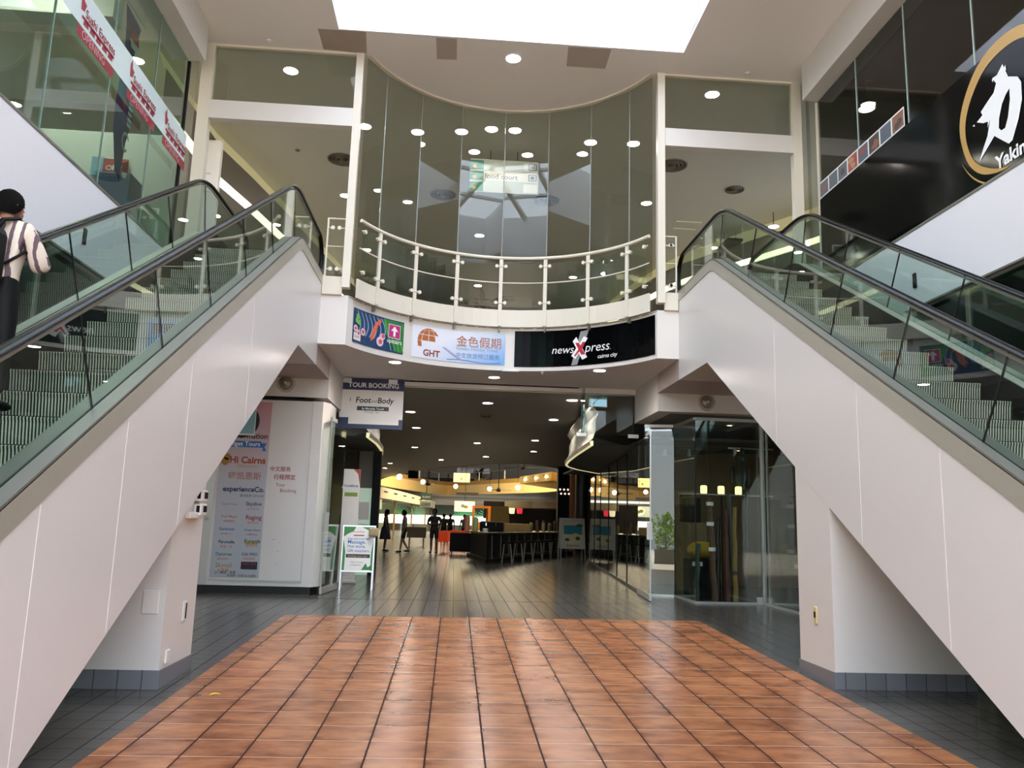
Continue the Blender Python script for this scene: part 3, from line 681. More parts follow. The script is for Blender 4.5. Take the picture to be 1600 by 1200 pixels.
m.build('leaf_ribs', ink('bright_green', '#57a94c'), S)
m = MB(); f3 = fasm(-63.6, 4.26, .021)
pts = [(.55 + .05 * cos(t) * 1.0 + .10 * sin(t) * .7 + .02, .30 + .19 * sin(t)) for t in [2 * PI * k / 18 for k in range(18)]]; poly(m, f3, pts)
poly(m, f3, [(.62, .44), (.70, .56), (.74, .5), (.69, .42)]); m.build('prawn', ink('prawn', '#d9694f'), S)
m = MB()
for u, v, r_ in ((.07, .24, .06), (.28, .22, .065), (.16, .18, .05), (.72, .14, .085), (.78, .24, .06)): disc(m, f3, u, v, r_, 14)
m.build('sushi_rice', ink('rice', '#e3c9cf'), S)
m = MB(); f4 = fasm(-63.6, 4.26, .023)
for u, v, r_ in ((.07, .24, .03), (.28, .22, .035), (.16, .17, .03), (.73, .14, .045), (.79, .25, .04)): disc(m, f4, u, v, r_, 12)
m.build('sushi_fish', ink('fish', '#d6586a'), S)
m = MB()
for u, v in ((.12, .46), (.16, .36), (.10, .38)): disc(m, f3, u, v, .05, 8)
m.build('herb', ink('herb', '#6fb356'), S)
m = MB(); rect(m, f3, .02, .04, .22, .17, 2); m.build('small_label', BOARD, S)
m = MB(); put_text(m, 'Sushi', fasm(-63.6, 4.26, .025), .05, .085, width=.13); m.build('small_label_text', RED, S)
m = MB(); f5 = fasm(-63.6, 4.26, .026); rect(m, f5, .905, .255, 1.175, .505, 2); m.build('arrow_border', INKW, S)
m = MB(); f6 = fasm(-63.6, 4.26, .028); rect(m, f6, .915, .265, 1.165, .495, 2); m.build('arrow_square', PINK, S)
m = MB(); f7 = fasm(-63.6, 4.26, .031); poly(m, f7, [(1.015, .29), (1.065, .29), (1.065, .385), (1.12, .385), (1.04, .475), (.96, .385), (1.015, .385)]); m.build('arrow', INKW, S)
m = MB(); put_text(m, 'upstairs', f7, .88, .165, width=.33, bold=.012); m.build('lettering', INKW, S)
# travel agency sign
S = thing('travel_sign', 'pale blue travel agency sign with a copper globe on the curved fascia', 'sign', (arc(RF, -16)[0], arc(RF, -16)[1], 4.5))
def grad_print(name, c0, c1, c2):
    m = bpy.data.materials.new(name); m.use_nodes = True; nt = m.node_tree; b = nt.nodes['Principled BSDF']; L = nt.links.new
    tc = nt.nodes.new('ShaderNodeTexCoord'); sp = nt.nodes.new('ShaderNodeSeparateXYZ'); L(tc.outputs['Generated'], sp.inputs[0])
    md = nt.nodes.new('ShaderNodeMath'); md.operation = 'MULTIPLY_ADD'; L(sp.outputs['Z'], md.inputs[0]); md.inputs[1].default_value = -.45; L(sp.outputs['X'], md.inputs[2])
    rp = nt.nodes.new('ShaderNodeValToRGB'); L(md.outputs[0], rp.inputs[0]); e = rp.color_ramp.elements
    e[0].position = .05; e[0].color = hx(c0); e[1].position = .9; e[1].color = hx(c2); k = e.new(.45); k.color = hx(c1)
    L(rp.outputs[0], b.inputs['Base Color']); b.inputs['Roughness'].default_value = .35; return m
m = MB(); rect(m, fas(.012), -34.5, 4.26, 2.6, 4.86, 12); m.build('board', grad_print('print_sky', '#e6e6f0', '#bfd0e8', '#6a9fd8'), S)
f = fasm(-34.5, 4.26, .018)
m = MB(); cx, cy, r_ = .34, .32, .25
for i in range(4):
    for j in range(4):
        a0, a1 = -1.25 + i * .63 + .03, -1.25 + (i + 1) * .63 - .03; b0, b1 = -.45 + j * .48 + .03, -.45 + (j + 1) * .48 - .03
        if j == 0 and i > 0: continue
        if j == 1 and i == 3: continue
        def gp(a, b): return (cx + r_ * sin(a) * cos(b) * .98, cy + r_ * sin(b))
        n = 4; A = [f(*gp(a0 + (a1 - a0) * k / n, b0)) for k in range(n + 1)]; Bq = [f(*gp(a0 + (a1 - a0) * k / n, min(b1, 1.5))) for k in range(n + 1)]; m.strip(A, Bq)
m.build('globe_logo', COPPER, S)
m = MB(); put_text(m, 'GHT', f, .24, .055, width=.34, bold=.025); m.build('logo_lettering', ink('copper_dark', '#8f3f22'), S)
m = MB(); put_text(m, '金色假期', f, .90, .33, width=.86, bold=.004); m.build('headline', COPPER, S)
m = MB(); put_text(m, 'Golden Holiday Travel', f, .90, .245, width=.80); m.build('small_text', ink('grey_blue', '#8296b4'), S)
m = MB(); put_text(m, '中文旅游预订服务', f, .90, .10, width=.84); m.build('second_line', ink('mid_blue', '#4a78b4'), S)
m = MB(); A = [f(.72 + k * .13, .03 - .0 * k + .018 * sin(k * .8)) for k in range(9)]; Bq = [f(.72 + k * .13, .042 + .018 * sin(k * .8)) for k in range(9)]; m.strip(A, Bq); m.build('blue_line', BLUE, S)
m = MB(); poly(m, f, [(.62, .26), (.68, .26), (1.05, .04), (.98, .04)]); m.build('lilac_ray', ink('lilac', '#a9a4c8'), S)
# newsagent sign
S = thing('newsagent_sign', 'long black newsagent sign with a red and white X on the curved fascia', 'sign', (arc(RF, 36)[0], arc(RF, 36)[1], 4.5))
m = MB(); rect(m, fas(.012), 6.2, 4.235, 66.4, 4.93, 20); m.build('board', M('gloss_black', '#050607', .12, spec=.04), S)
f = fasm(20.8, 4.48, .018)
m = MB(); poly(m, f, [(.56, .40), (.73, .42), (.50, -.225), (.38, -.235)]); m.build('grey_slash', GREY, S)
m = MB(); f2 = fasm(20.8, 4.48, .021); poly(m, f2, [(.405, .22), (.475, .30), (.70, -.10), (.60, -.14)]); m.build('cross_bar', INKW, S)
m = MB(); f3 = fasm(20.8, 4.48, .024); poly(m, f3, [(.63, .30), (.71, .26), (.465, -.12), (.38, -.055)]); m.build('cross_bar', INKW, S)
m = MB(); f4 = fasm(20.8, 4.48, .028); poly(m, f4, [(.46, .185), (.53, .185), (.565, .13), (.61, .195), (.665, .19), (.60, .06), (.67, -.045), (.585, -.045), (.545, .02), (.46, -.075), (.44, -.055), (.525, .06)]); m.build('red_cross', RED, S)
m = MB(); put_text(m, 'news', f4, 0.0, 0.0, width=.42, shear=.22); put_text(m, 'press', f4, .66, .0, width=.50, shear=.22); m.build('lettering', INKW, S)
m = MB(); put_text(m, 'cairns city', f4, .92, -.14, width=.42, shear=.2, bold=.012); m.build('small_lettering', INKW, S)
m = MB(); disc(m, f4, 1.19, .01, .012, 8); m.build('registered_dot', GREY, S)
# ------------------------------------------------------------------ tour kiosk under the left landing
K = thing('tour_kiosk', 'white tour booking kiosk wall with a tall poster and black plinth', 'kiosk', (-3.3, 14.6, 0))
kx0, kx1, ky = -4.55, -2.43, 14.62
m = MB(); m.prism([(kx0, ky, .13), (kx1, ky, .13), (kx1 + .10, ky + .22, .13), (kx1 + .10, ky + .9, .13), (kx0, ky + .9, .13)], (0, 0, 3.26)); m.build('body', WHITE, K)
m = MB(); m.prism([(kx0, ky + .03, 0.0), (kx1 - .02, ky + .03, 0.0), (kx1 + .07, ky + .24, 0.0), (kx1 + .07, ky + .9, 0.0), (kx0, ky + .9, 0.0)], (0, 0, .13)); m.build('plinth', M('plinth_black', '#171414', .5), K)
m = MB(); m.box(kx0, ky - .01, 3.385, -2.62, ky + .5, 3.42); m.build('shadow_gap', GAP, K)
m = MB(); m.box(-4.19, ky - .012, .2, -2.6, ky, .235); m.box(-2.62, ky - .006, .2, -2.60, ky, 3.36); m.box(kx0, ky - .006, .13, -4.22, ky, 3.36); m.build('frame_strip', ALU, K)
P = K
pf = plane((-4.17, ky - .008, .26), (1, 0, 0), (0, 0, 1))     # u to the right, v up; poster 0.84 wide, 3.08 high
def pm(): return MB()
m = pm(); m.box(-4.17, ky - .008, .26, -3.33, ky, 3.34); 
po = m.build('poster', grad_print('print_poster', '#c08a90', '#b9b8c6', '#9fa8b4'), K)
# poster tone: pink at the top, pale lilac and blue grey below
nt = po.data.materials[0].node_tree
for n in nt.nodes:
    if n.type == 'MATH': n.inputs[1].default_value = -1.0
    if n.type == 'VALTORGB':
        e = n.color_ramp.elements; e[0].position = .0; e[0].color = hx('#c98f92'); e[1].position = .45; e[1].color = hx('#c2c0c8'); e[2].position = 1.0; e[2].color = hx('#b0b5bc')
for l in list(nt.links):
    if l.to_node.type == 'MATH' and l.from_socket.name == 'X': nt.links.remove(l)
for n in nt.nodes:
    if n.type == 'MATH': n.inputs[2].default_value = 1.0
pfl = lambda w: (lambda u, v, q=0.0: pf(u, v) + Vector((0, -w - q, 0)))
f = pfl(.003); f2 = pfl(.006)
def lines(name, mt, items, fn=f):
    m = MB()
    for body, u, v, wd, al, bo in items: put_text(m, body, fn, u, v, width=wd, align=al, bold=bo)
    return m.build(name, mt, po)
m = MB(); disc(m, f, .34, 2.73, .30, 28); m.build('round_logo', INKB, po)
m = MB(); rect(m, pfl(.02), .05, 2.50, .56, 2.95); m.build('blue_notice', M('print_aqua', '#86b6bd', .4), K)
m = MB(); rect(m, pfl(.018), .03, 2.47, .575, 2.97); m.build('notice_border', BOARD, K)
lines('headline', INKB, [('Information', .80, 2.42, .62, 'R', .02)])
m = MB(); poly(m, f, [(.02, 2.26), (.73, 2.26), (.73, 2.20), (.80, 2.20), (.76, 2.27), (.80, 2.34), (.70, 2.34), (.70, 2.37), (.02, 2.37)]); m.build('ribbon', BLUE, po)
lines('ribbon_text', INKW, [('Budget Tours', .68, 2.285, .60, 'R', .012)], f2)
lines('tour_name', ink('rust', '#a8501f'), [('Hi Cairns', .80, 1.98, .62, 'R', .035)])
lines('tour_tagline', GOLD, [('Discount', .66, 1.90, .34, 'R', 0)])
m = MB(); disc(m, f, .10, 2.0, .07, 12); disc(m, f, .13, 2.08, .06, 10); m.build('tour_emblem', ink('leaf_gold', '#a87a2a'), po)
lines('chinese_headline', ink('brick', '#b06a58'), [('嗨凯恩斯', .74, 1.70, .56, 'R', .006)])
lines('second_name', ink('ink_blue', '#27405c'), [('experienceCo.', .82, 1.48, .72, 'R', .03)])
lines('second_line', ink('ink_blue', '#27405c'), [('澳洲旅游 ASX:EXP', .82, 1.39, .42, 'R', 0)])
L_ = [(.10, 1.24, 'Cairns Tours', GREY), (.52, 1.24, 'Skydive', ink('ink_navy', '#1d2f56')), (.12, 1.02, 'Reef Magic', ink('salmon', '#c98a84')), (.54, 1.0, 'Raging', MAROON),
      (.10, .80, 'Sunlover', BLUE), (.53, .80, 'Green Island', TEAL), (.11, .58, 'Paronella', INKB), (.55, .60, 'Kuranda', INKB), (.08, .37, 'Daintree', TEAL), (.52, .38, 'CALYPSO', ink('ink_navy2', '#15224a')), (.09, .17, 'Skyrail', ink('mustard', '#a99a3c'))]
for u, v, t, mt in L_: lines('tour_logo', mt, [(t, u, v, .27, 'L', .012)])
m = MB(); rect(m, f, .52, .145, .80, .275); m.build('dark_logo', ink('plum', '#2a2530'), po)
lines('dark_logo_text', ink('rose', '#a8344a'), [('Night Zoo', .54, .225, .24, 'L', 0)], f2)
m = MB(); rect(m, f, .56, .57, .78, .60); m.build('logo_bar', ink('olive', '#a8a02c'), po)
cap = ['跳伞俱乐部', '大堡礁漂流', '激流泛舟', '热气球飞行', '大堡礁潜水', '绿岛一日', '帕罗尼拉', '库兰达村', '雨林探险', '大堡礁']
lines('captions', ink('peach', '#c9683f'), [(cap[i], u + .03, v - .075, .2, 'L', 0) for i, (u, v) in enumerate([(a, b) for a, b, _, _ in L_][1:])])
lines('footer', INKB, [('上门接送 · 免费', .08, .065, .36, 'L', 0), ('凯恩斯一日游 五人成团', .30, .02, .48, 'L', 0)])
kf = plane((-3.33, ky - .004, 0), (1, 0, 0), (0, 0, 1)); kfl = lambda u, v, w=0: kf(u, v)
for nm, items in (('chinese_sign', [('中文服务', .05, 2.12, .36), ('行程预定', .12, 1.98, .38)]), ('booking_text', [('Tour', .17, 1.85, .16), ('Booking', .25, 1.75, .28)])):
    m = MB()
    for t, u, v, wd in items: put_text(m, t, kfl, u, v, width=wd, bold=.01 if nm[0] == 'c' else 0)
    m.build(nm, MAROON, K)
m = MB()
for u, v in ((.17, .92), (.21, .922), (.3, .87), (.28, .72), (.27, .5)): m.box(-3.33 + u, ky - .002, v, -3.33 + u + .022, ky, v + .006)
m.build('scuff_marks', DARK, K)
m = MB(); m.lathe([(.001, -.02), (.035, -.02), (.035, 0), (.001, 0)], (-4.3, ky, 1.25), 12, 'Y'); m.build('lock', STEEL, K)
# ------------------------------------------------------------------ bulkhead lamps on the header boxes
for x, y, z, w in ((-3.12, 14.60, 3.70, 'left'), (4.62, 14.60, 3.66, 'right')):
    r = thing('bulkhead_lamp', 'round ribbed grey wall lamp on the white header beside the %s escalator' % w, 'wall lamp', (x, y, z))
    m = MB(); m.lathe([(.001, -.01), (.155, -.01), (.165, .01), (.165, .02), (.001, .02)], (x, y, z), 28, 'Y'); m.build('back_plate', M('lamp_ring', '#bdb3a3', .5), r, True)
    m = MB(); m.lathe([(.001, -.07), (.02, -.07), (.03, -.06), (.08, -.055), (.115, -.035), (.125, -.01), (.001, -.01)], (x, y, z), 28, 'Y'); m.build('dome', M('lamp_dome', '#8b8272', .35, .2), r, True)
    m = MB(); m.ball((x, y - .07, z), .022); m.build('knob', BOARD, r, True)
    m = MB(); m.box(x - .01, y - .02, z + .16, x + .03, y, z + .2); m.build('bracket', STEEL, r)
# ------------------------------------------------------------------ hanging tour booking board
ty = 16.40
S = thing('hanging_sign', 'navy and white tour booking board hanging under the soffit on the left', 'sign', (-1.75, ty, ZS))
m = MB(); m.bbox(-2.40, ty, 3.12, -1.12, ty + .03, 4.14, .004); m.build('navy_board', NAVY, S)
sf = plane((-2.40, ty - .004, 3.12), (1, 0, 0), (0, 0, 1)); sfl = lambda w: (lambda u, v, q=0: sf(u, v) + Vector((0, -w, 0)))
m = MB(); poly(m, sfl(.002), [(.0, .79), (1.275, .79), (1.275, .20), (1.20, .20), (1.20, .09), (.19, .09), (.19, .22), (.0, .22)]); m.build('white_panel', BOARD, S)
m = MB(); put_text(m, 'TOUR BOOKING', sfl(.004), .15, .845, width=1.02, bold=.02); m.build('headline', INKW, S)
m = MB(); put_text(m, 'Foot', sfl(.006), .32, .53, width=.30, bold=.018, shear=.1); put_text(m, 'and', sfl(.006), .635, .54, width=.10, shear=.2); put_text(m, 'Body', sfl(.006), .76, .53, width=.32, bold=.018, shear=.1); rect(m, sfl(.006), .20, .55, .212, .62); m.build('lettering', INKB, S)
m = MB(); rect(m, sfl(.006), .35, .37, .99, .455); m.build('dark_bar', M('print_dark_green', '#1e2a26', .4), S)
m = MB(); put_text(m, 'by Mandala Touch', sfl(.009), .45, .39, width=.44, bold=.01); m.build('bar_text', INKW, S)
m = MB(); put_text(m, 'Massage  Spa', sfl(.006), .50, .325, width=.3); m.build('small_text', GREY, S)
for x in (-2.28, -1.35):
    m = MB(); m.box(x - .09, ty - .02, 4.05, x + .09, ty + .02, 4.15); m.build('bracket', ALU, S)
# ------------------------------------------------------------------ frameless glass doors and transom of the entrance
dy = 16.55
T = thing('transom_pane', 'hanging pane of greenish glass right of the entrance, under the soffit', 'glass pane', (3.1, dy, 4.14))
m = MB(); m.box(2.60, dy - .006, 3.2, 3.66, dy + .006, 4.13); m.build('glass', GCLEAR, T)
m = MB(); m.box(2.57, dy - .2, 3.2, 2.60, dy + .06, 4.13); m.build('glass_fin', M_GREEN, T)
for x in (2.46, 3.55):
    m = MB(); m.bbox(x, dy - .03, 3.14, x + .22, dy + .03, 3.22, .006); m.build('patch_fitting', ALU, T)
    m = MB(); m.bbox(x + .02, dy - .03, 4.10, x + .2, dy + .03, 4.15, .006); m.build('patch_fitting', ALU, T)
def glass_door(label, p, q, h, handle):
    p, q = Vector(p), Vector(q); d = (q - p).normalized(); n = Vector((-d.y, d.x))
    R = thing('glass_door', label, 'door', (p.x, p.y, 0))
    def bar(a, b, z0, z1, w, nm, mt):
        u, v = p + d * a, p + d * b
        m = MB(); m.prism([(u + n * w).to_tuple() + (z0,), (v + n * w).to_tuple() + (z0,), (v - n * w).to_tuple() + (z0,), (u - n * w).to_tuple() + (z0,)], (0, 0, z1 - z0)); return m.build(nm, mt, R)
    L = (q - p).length
    bar(0, L, .11, h - .06, .006, 'glass', GSHOP); bar(0, L, .012, .12, .022, 'bottom_rail', ALU); bar(0, L * .3, h - .07, h, .022, 'top_patch', ALU)
    bar(handle, handle + .02, 1.1, 1.42, .05, 'lock', ALU)
    bar(-.012, .012, .012, h, .012, 'edge_strip', ALU)
    return R
glass_door('open frameless glass door with a white foot rail at the left of the entrance', (-2.27, 14.66), (-2.16, 15.85), 3.12, .06)
glass_door('open frameless glass door with a white foot rail by the right shop window', (3.62, 14.88), (3.76, 16.5), 3.12, .1)
# ------------------------------------------------------------------ corner shop window on the right
V = thing('shop_window', 'angled corner shop window of dark glass with white sill under the right header', 'shop window', (4.4, 14.75, 0))
PT = [(3.80, 16.12), (4.38, 16.0), (4.43, 14.74), (5.70, 14.77), (5.72, 13.1)]
for i, (a, b) in enumerate(zip(PT[:-1], PT[1:])):
    a, b = Vector(a), Vector(b); d = (b - a).normalized(); n = Vector((-d.y, d.x))
    def seg(nm, mt, z0, z1, w0, w1, ea=0, eb=0):
        u, v = a + d * ea, b - d * eb
        m = MB(); m.prism([(u + n * w0).to_tuple() + (z0,), (v + n * w0).to_tuple() + (z0,), (v + n * w1).to_tuple() + (z0,), (u + n * w1).to_tuple() + (z0,)], (0, 0, z1 - z0)); m.build(nm, mt, V)
    seg('pane', GSHOP, .035, 3.33, -.006, .006, .004, .004); seg('sill', ALU, 0.0, .035, -.025, .025); seg('head', ALU, 3.33, 3.385, -.03, .03)
for x, y, w in ((5.71, 14.77, .035), (5.72, 14.55, .012)):
    m = MB(); m.box(x - w, y - .03, 0, x + w, y + .03, 3.36); m.build('mullion', ALU, V)
for x, y in PT[:3]:
    m = MB(); m.box(x - .007, y - .007, .03, x + .007, y + .007, 3.34); m.build('pane_joint', GAP, V)
m = MB(); m.box(5.55, 14.73, .03, 5.66, 14.76, .13); m.build('floor_patch', ALU, V)
SW = thing('shop_glazing', 'long row of dark glass shopfront panes along the right of the mall', 'shop window', (4.3, 22, 0))
Q = [(3.80, 16.6), (3.98, 18.6), (4.15, 20.6), (4.33, 22.7), (4.55, 25.2), (4.78, 27.6), (5.0, 30.2)]
for a, b in zip(Q[:-1], Q[1:]):
    m = MB(); m.prism([(a[0], a[1], .06), (b[0], b[1] - .02, .06), (b[0] + .012, b[1] - .02, .06), (a[0] + .012, a[1], .06)], (0, 0, 2.92)); m.build('pane', GSHOP, SW)
    m = MB(); m.prism([(a[0] - .01, a[1], 0), (b[0] - .01, b[1], 0), (b[0] + .04, b[1], 0), (a[0] + .04, a[1], 0)], (0, 0, .06)); m.build('sill', DSTEEL, SW)
    m = MB(); m.box(b[0] - .012, b[1] - .012, .03, b[0] + .02, b[1] + .012, 2.98); m.build('pane_joint', GAP, SW)
# shop interior: partition, ceiling, goods
m = MB(); m.box(4.7, 19.2, 0, 12, 19.35, 3.46); m.box(9.6, 14.7, 0, 9.7, 19.2, 3.46); struct('wall_shop_partition', m, M('tan_boards', '#8d7458', .6, var=.08, scale=3))
m = MB(); m.box(5.2, 29.5, 0, 16, 29.7, 3.1); m.box(9, 19.35, 0, 9.1, 29.5, 3.1); struct('wall_shop_inner', m, M('shop_inner', '#6d6250', .7, var=.1))
m = MB(); m.box(4.0, 16.6, 3.14, 12, 30, 3.2); struct('ceiling_shop', m, M('shop_ceiling', '#3b3833', .6))
# carved totem poles and tall hollow wooden pipes standing in the window
def didge(x, y, h, r, lean, mt, label, band=None, dxy=(0, 1)):
    R = thing('wooden_pipe', label, 'wooden pipe', (x, y, 0))
    m = MB(); n = 7; pts = [(x + lean * (k / n) * h * .12 + .012 * sin(k * 2.1), y + dxy[1] * .05 * k / n, h * k / n) for k in range(n + 1)]
    m.tube(pts, [r * (1.15 - .35 * k / n) for k in range(n + 1)], 10); m.build('pipe', mt, R, True)
    if band:
        for zz, bm_ in band:
            k = zz * n; i = min(int(k), n - 1); p = Vector(pts[i]).lerp(Vector(pts[i + 1]), k - i)
            m = MB(); m.lathe([(r * 1.25, -.035), (r * 1.28, 0), (r * 1.25, .035)], p, 12); m.build('painted_band', bm_, R, True)
    return R
BR = [M('wood_black', '#1b1513', .4), M('wood_brown', '#53321d', .45, var=.25), M('wood_ochre', '#8a6a2c', .5, var=.2), M('wood_green', '#28392c', .5, var=.2), M('wood_red', '#5a231a', .45, var=.2)]
didge(4.95, 15.3, 1.9, .055, -.3, BR[1], 'brown wooden pipe with white painted bands in the corner shop window', [(.5, INKW), (.75, INKW), (.95, INKW)])
didge(5.08, 15.5, 1.55, .05, .2, BR[0], 'short black wooden pipe between taller ones in the corner shop window')
didge(5.22, 15.4, 1.7, .05, .1, BR[4], 'dark red wooden pipe in the corner shop window')
didge(5.33, 15.25, 1.75, .045, .1, BR[2], 'ochre wooden pipe in the corner shop window', [(.3, BR[0])])
didge(5.42, 15.5, 2.0, .055, -.45, BR[3], 'dark green wooden pipe leaning left in the corner shop window')
didge(5.55, 15.3, 2.1, .03, .25, BR[0], 'slim black wooden pipe at the right end of the corner shop window')
didge(4.56, 15.2, 1.05, .05, .55, BR[3], 'short dark green wooden pipe leaning at the left end of the corner shop window', None)
r = thing('display_crate', 'black display crate under a yellow cushion in the corner shop window', 'crate', (4.85, 15.6, 0))
m = MB(); m.bbox(4.55, 15.55, 0, 5.15, 16.0, .75, .02); m.build('body', MBLACK, r)
m = MB(); m.box(4.6, 15.545, .62, 4.8, 15.55, .7); m.build('label_card', BOARD, r)
m = MB(); m.ball((4.85, 15.75, .92), .30, .2, .17, 16, 10); tag(m.build('cushion', M('mustard_cloth', '#a8842a', .8, var=.15, scale=12), None, True), 'mustard yellow cushion on the black crate in the corner shop window', 'cushion')
sh = thing('display_shelf', 'glass shelf with small lit lamps behind the wooden pipes', 'shelf', (5.6, 16.6, 0))
m = MB(); m.box(4.7, 16.5, 2.02, 6.6, 16.85, 2.045); m.build('shelf_board', ALU, sh)
for x in (4.72, 5.6, 6.55): m = MB(); m.box(x, 16.8, 0, x + .03, 16.83, 2.02); m.build('leg', MBLACK, sh)
for i, (x, w) in enumerate(((5.18, 'left'), (5.55, 'middle'), (5.92, 'right'))):
    m = MB(); m.lathe([(.06, 0), (.07, .02), (.07, .15), (.05, .17)], (x, 16.65, 2.05), 12); o = m.build('table_lamp', M('lamp_shade_glow', '#f0d890', .6, emit=1.6), None, True); tag(o, 'small glowing lamp on the glass shelf, %s of the three' % w, 'lamp', 'lamps on the glass shelf')
m = MB(); bx, by, bz = 6.05, 16.9, 2.06
m.lathe([(.001, 0), (.22, 0), (.2, .06), (.13, .1), (.12, .22), (.17, .34), (.16, .48), (.09, .58), (.06, .64), (.11, .70), (.12, .80), (.07, .88), (.001, .9)], (bx, by, bz), 14); m.ball((bx - .17, by, bz + .42), .06, .06, .2); m.ball((bx + .17, by, bz + .36), .06, .06, .22); m.ball((bx + .05, by, bz + .9), .05, .05, .1)
tag(m.build('statuette', M('statue_green', '#1c2a26', .4), None, True), 'dark carved statuette on the glass shelf behind the corner shop window', 'statuette')
m = MB(); m.bbox(4.66, 16.3, 1.45, 5.02, 16.6, 1.95, .03); tag(m.build('display_bag', MBLACK), 'black bag standing on the upper crate in the corner shop window', 'bag')
m = MB(); m.bbox(4.6, 16.25, 0, 5.1, 16.7, 1.45, .02); tag(m.build('display_pedestal', M('pedestal', '#6b5638', .5)), 'tan display pedestal under a black bag in the corner shop window', 'pedestal')
for i, (x, y, w) in enumerate(((4.95, 17.6, 'left'), (6.4, 17.2, 'right'))):
    r = thing('track_light', 'steel track light on the dark ceiling of the corner shop, %s one' % w, 'track light', (x, y, 3.12))
    m = MB(); m.box(x - .5, y - .015, 3.06, x + .5, y + .015, 3.09); m.build('track', ALU, r)
    for dx in (-.35, .2): m = MB(); m.lathe([(.03, 0), (.045, -.1), (.04, -.16), (.001, -.15)], (x + dx, y, 3.06), 10); m.build('spot_head', ALU, r, True)
# exit sign box behind the transom
r = thing('exit_sign', 'pale blue lit exit sign box hanging behind the transom pane', 'sign', (3.0, 17.0, 3.95))
m = MB(); m.bbox(2.80, 16.98, 3.83, 3.19, 17.05, 4.05, .01); m.build('case', BOARD, r)
m = MB(); m.box(2.82, 16.97, 3.85, 3.17, 16.98, 4.0); m.build('lit_face', M('exit_face', '#9cc4dc', .4, emit=.7), r)
# ------------------------------------------------------------------ A-frame boards
def a_board(label, x, y, w, h, leg, rot):
    R = thing('sandwich_board', label, 'sandwich board', (x, y, 0)); R.rotation_euler = (0, 0, rot)
    ORG[R.name] = Vector((0, 0, 0)); tilt = .12
    def fb(u, v, q=0.0): return Vector((u, -.20 + v * tilt - q, v))
    m = MB(); m.prism([fb(-w / 2, leg), fb(w / 2, leg), fb(w / 2, h), fb(-w / 2, h)], (0, .025, 0)); m.build('front_panel', ALU, R)
    m = MB(); m.prism([(-w / 2, .20 - leg * tilt, leg), (w / 2, .20 - leg * tilt, leg), (w / 2, .20 - h * tilt, h), (-w / 2, .20 - h * tilt, h)], (0, .025, 0)); m.build('back_panel', ALU, R)
    for sx in (-1, 1):
        for sy in (-1, 1):
            xx = sx * (w / 2 - .015); m = MB(); m.prism([(xx - .015, sy * .20, 0), (xx + .015, sy * .20, 0), (xx + .015, sy * (.20 - tilt * leg), leg + .01), (xx - .015, sy * (.20 - tilt * leg), leg + .01)], (0, .02, 0)); m.build('leg', ALU, R)
    return R, fb
R, fb = a_board('white sandwich board for massage vouchers beside the left glass door', -1.80, 15.95, .62, 1.20, .33, 0.05)
def fq(w): return lambda u, v, q=0: fb(u, v, w + q)
m = MB(); rect(m, fq(.003), -.285, .36, .285, 1.17); m.build('poster', BOARD, R)
m = MB()
for pts in ([(-.285, 1.17), (-.06, 1.17), (-.10, 1.09), (-.2, 1.04), (-.285, .98)], [(.05, 1.17), (.285, 1.17), (.285, .98), (.2, 1.1)], [(-.285, .36), (-.24, .36), (-.235, .7), (-.285, .95)], [(.25, .36), (.285, .36), (.285, .95), (.25, .7)], [(.08, .37), (.27, .37), (.26, .47), (.2, .42), (.16, .5)]): poly(m, fq(.005), pts)
m.build('leaf_border', GREEN, R)
m = MB(); put_text(m, 'Foot and Body', fq(.006), -.02, 1.065, width=.26, align='C'); rect(m, fq(.006), -.10, 1.0, .10, 1.02); m.build('logo', MAROON, R)
m = MB()
for t, v, wd in (('Foot and scrub RMT', .93, .42), ('Massage.', .855, .34), ('Hot stone.', .78, .34), ('Gift vouchers.', .70, .42)): put_text(m, t, fq(.006), -.20, v, width=wd, bold=.012)
m.build('blue_text', BLUE, R)
m = MB(); rect(m, fq(.006), -.22, .595, .23, .66); m.build('dark_bar', INKB, R)
m = MB(); put_text(m, 'Bookings open now', fq(.009), 0, .613, width=.36, align='C', bold=.01); m.build('bar_text', GOLD, R)
m = MB(); put_text(m, 'Walk in welcome', fq(.006), -.01, .50, width=.24, align='C'); put_text(m, 'mandalatouch', fq(.006), -.03, .45, width=.2, align='C'); m.build('small_text', INKB, R)
r = MB(); r.bbox(-1.60, 15.72, 1.0, -1.42, 15.83, 1.16, .03); tag(r.build('tissue_bag', M('tan_cloth', '#a8936f', .8)), 'small tan bag hooked on the corner of the massage board', 'bag')
R, fb2 = a_board('sandwich board with a beach picture near the bar counter', 4.45, 30.6, .98, 1.55, .42, 0.18)
def fq2(w): return lambda u, v, q=0: fb2(u, v, w + q)
m = MB(); rect(m, fq2(.004), -.45, .45, .45, 1.5); m.build('poster', M('print_sand', '#b7b5a0', .5), R)
m = MB(); rect(m, fq2(.007), -.34, .95, .38, 1.28); m.build('sea_picture', M('print_sea', '#2c7488', .5, var=.2), R)
m = MB(); poly(m, fq2(.008), [(-.36, .95), (-.36, .72), (-.1, .60), (.36, .66), (.38, .9), (.1, 1.0), (-.1, .92)]); m.build('sand_picture', M('print_beach', '#c9c39a', .5), R)
m = MB(); disc(m, fq2(.009), -.22, .75, .1, 9, .06); disc(m, fq2(.009), .2, .8, .1, 9, .07); disc(m, fq2(.009), .28, 1.28, .14, 9, .06); m.build('leaf_picture', M('print_leaf', '#3c5a34', .5), R)
m = MB(); put_text(m, 'Fresh Food', fq2(.008), 0, .5, width=.5, align='C'); m.build('lettering', INKB, R)
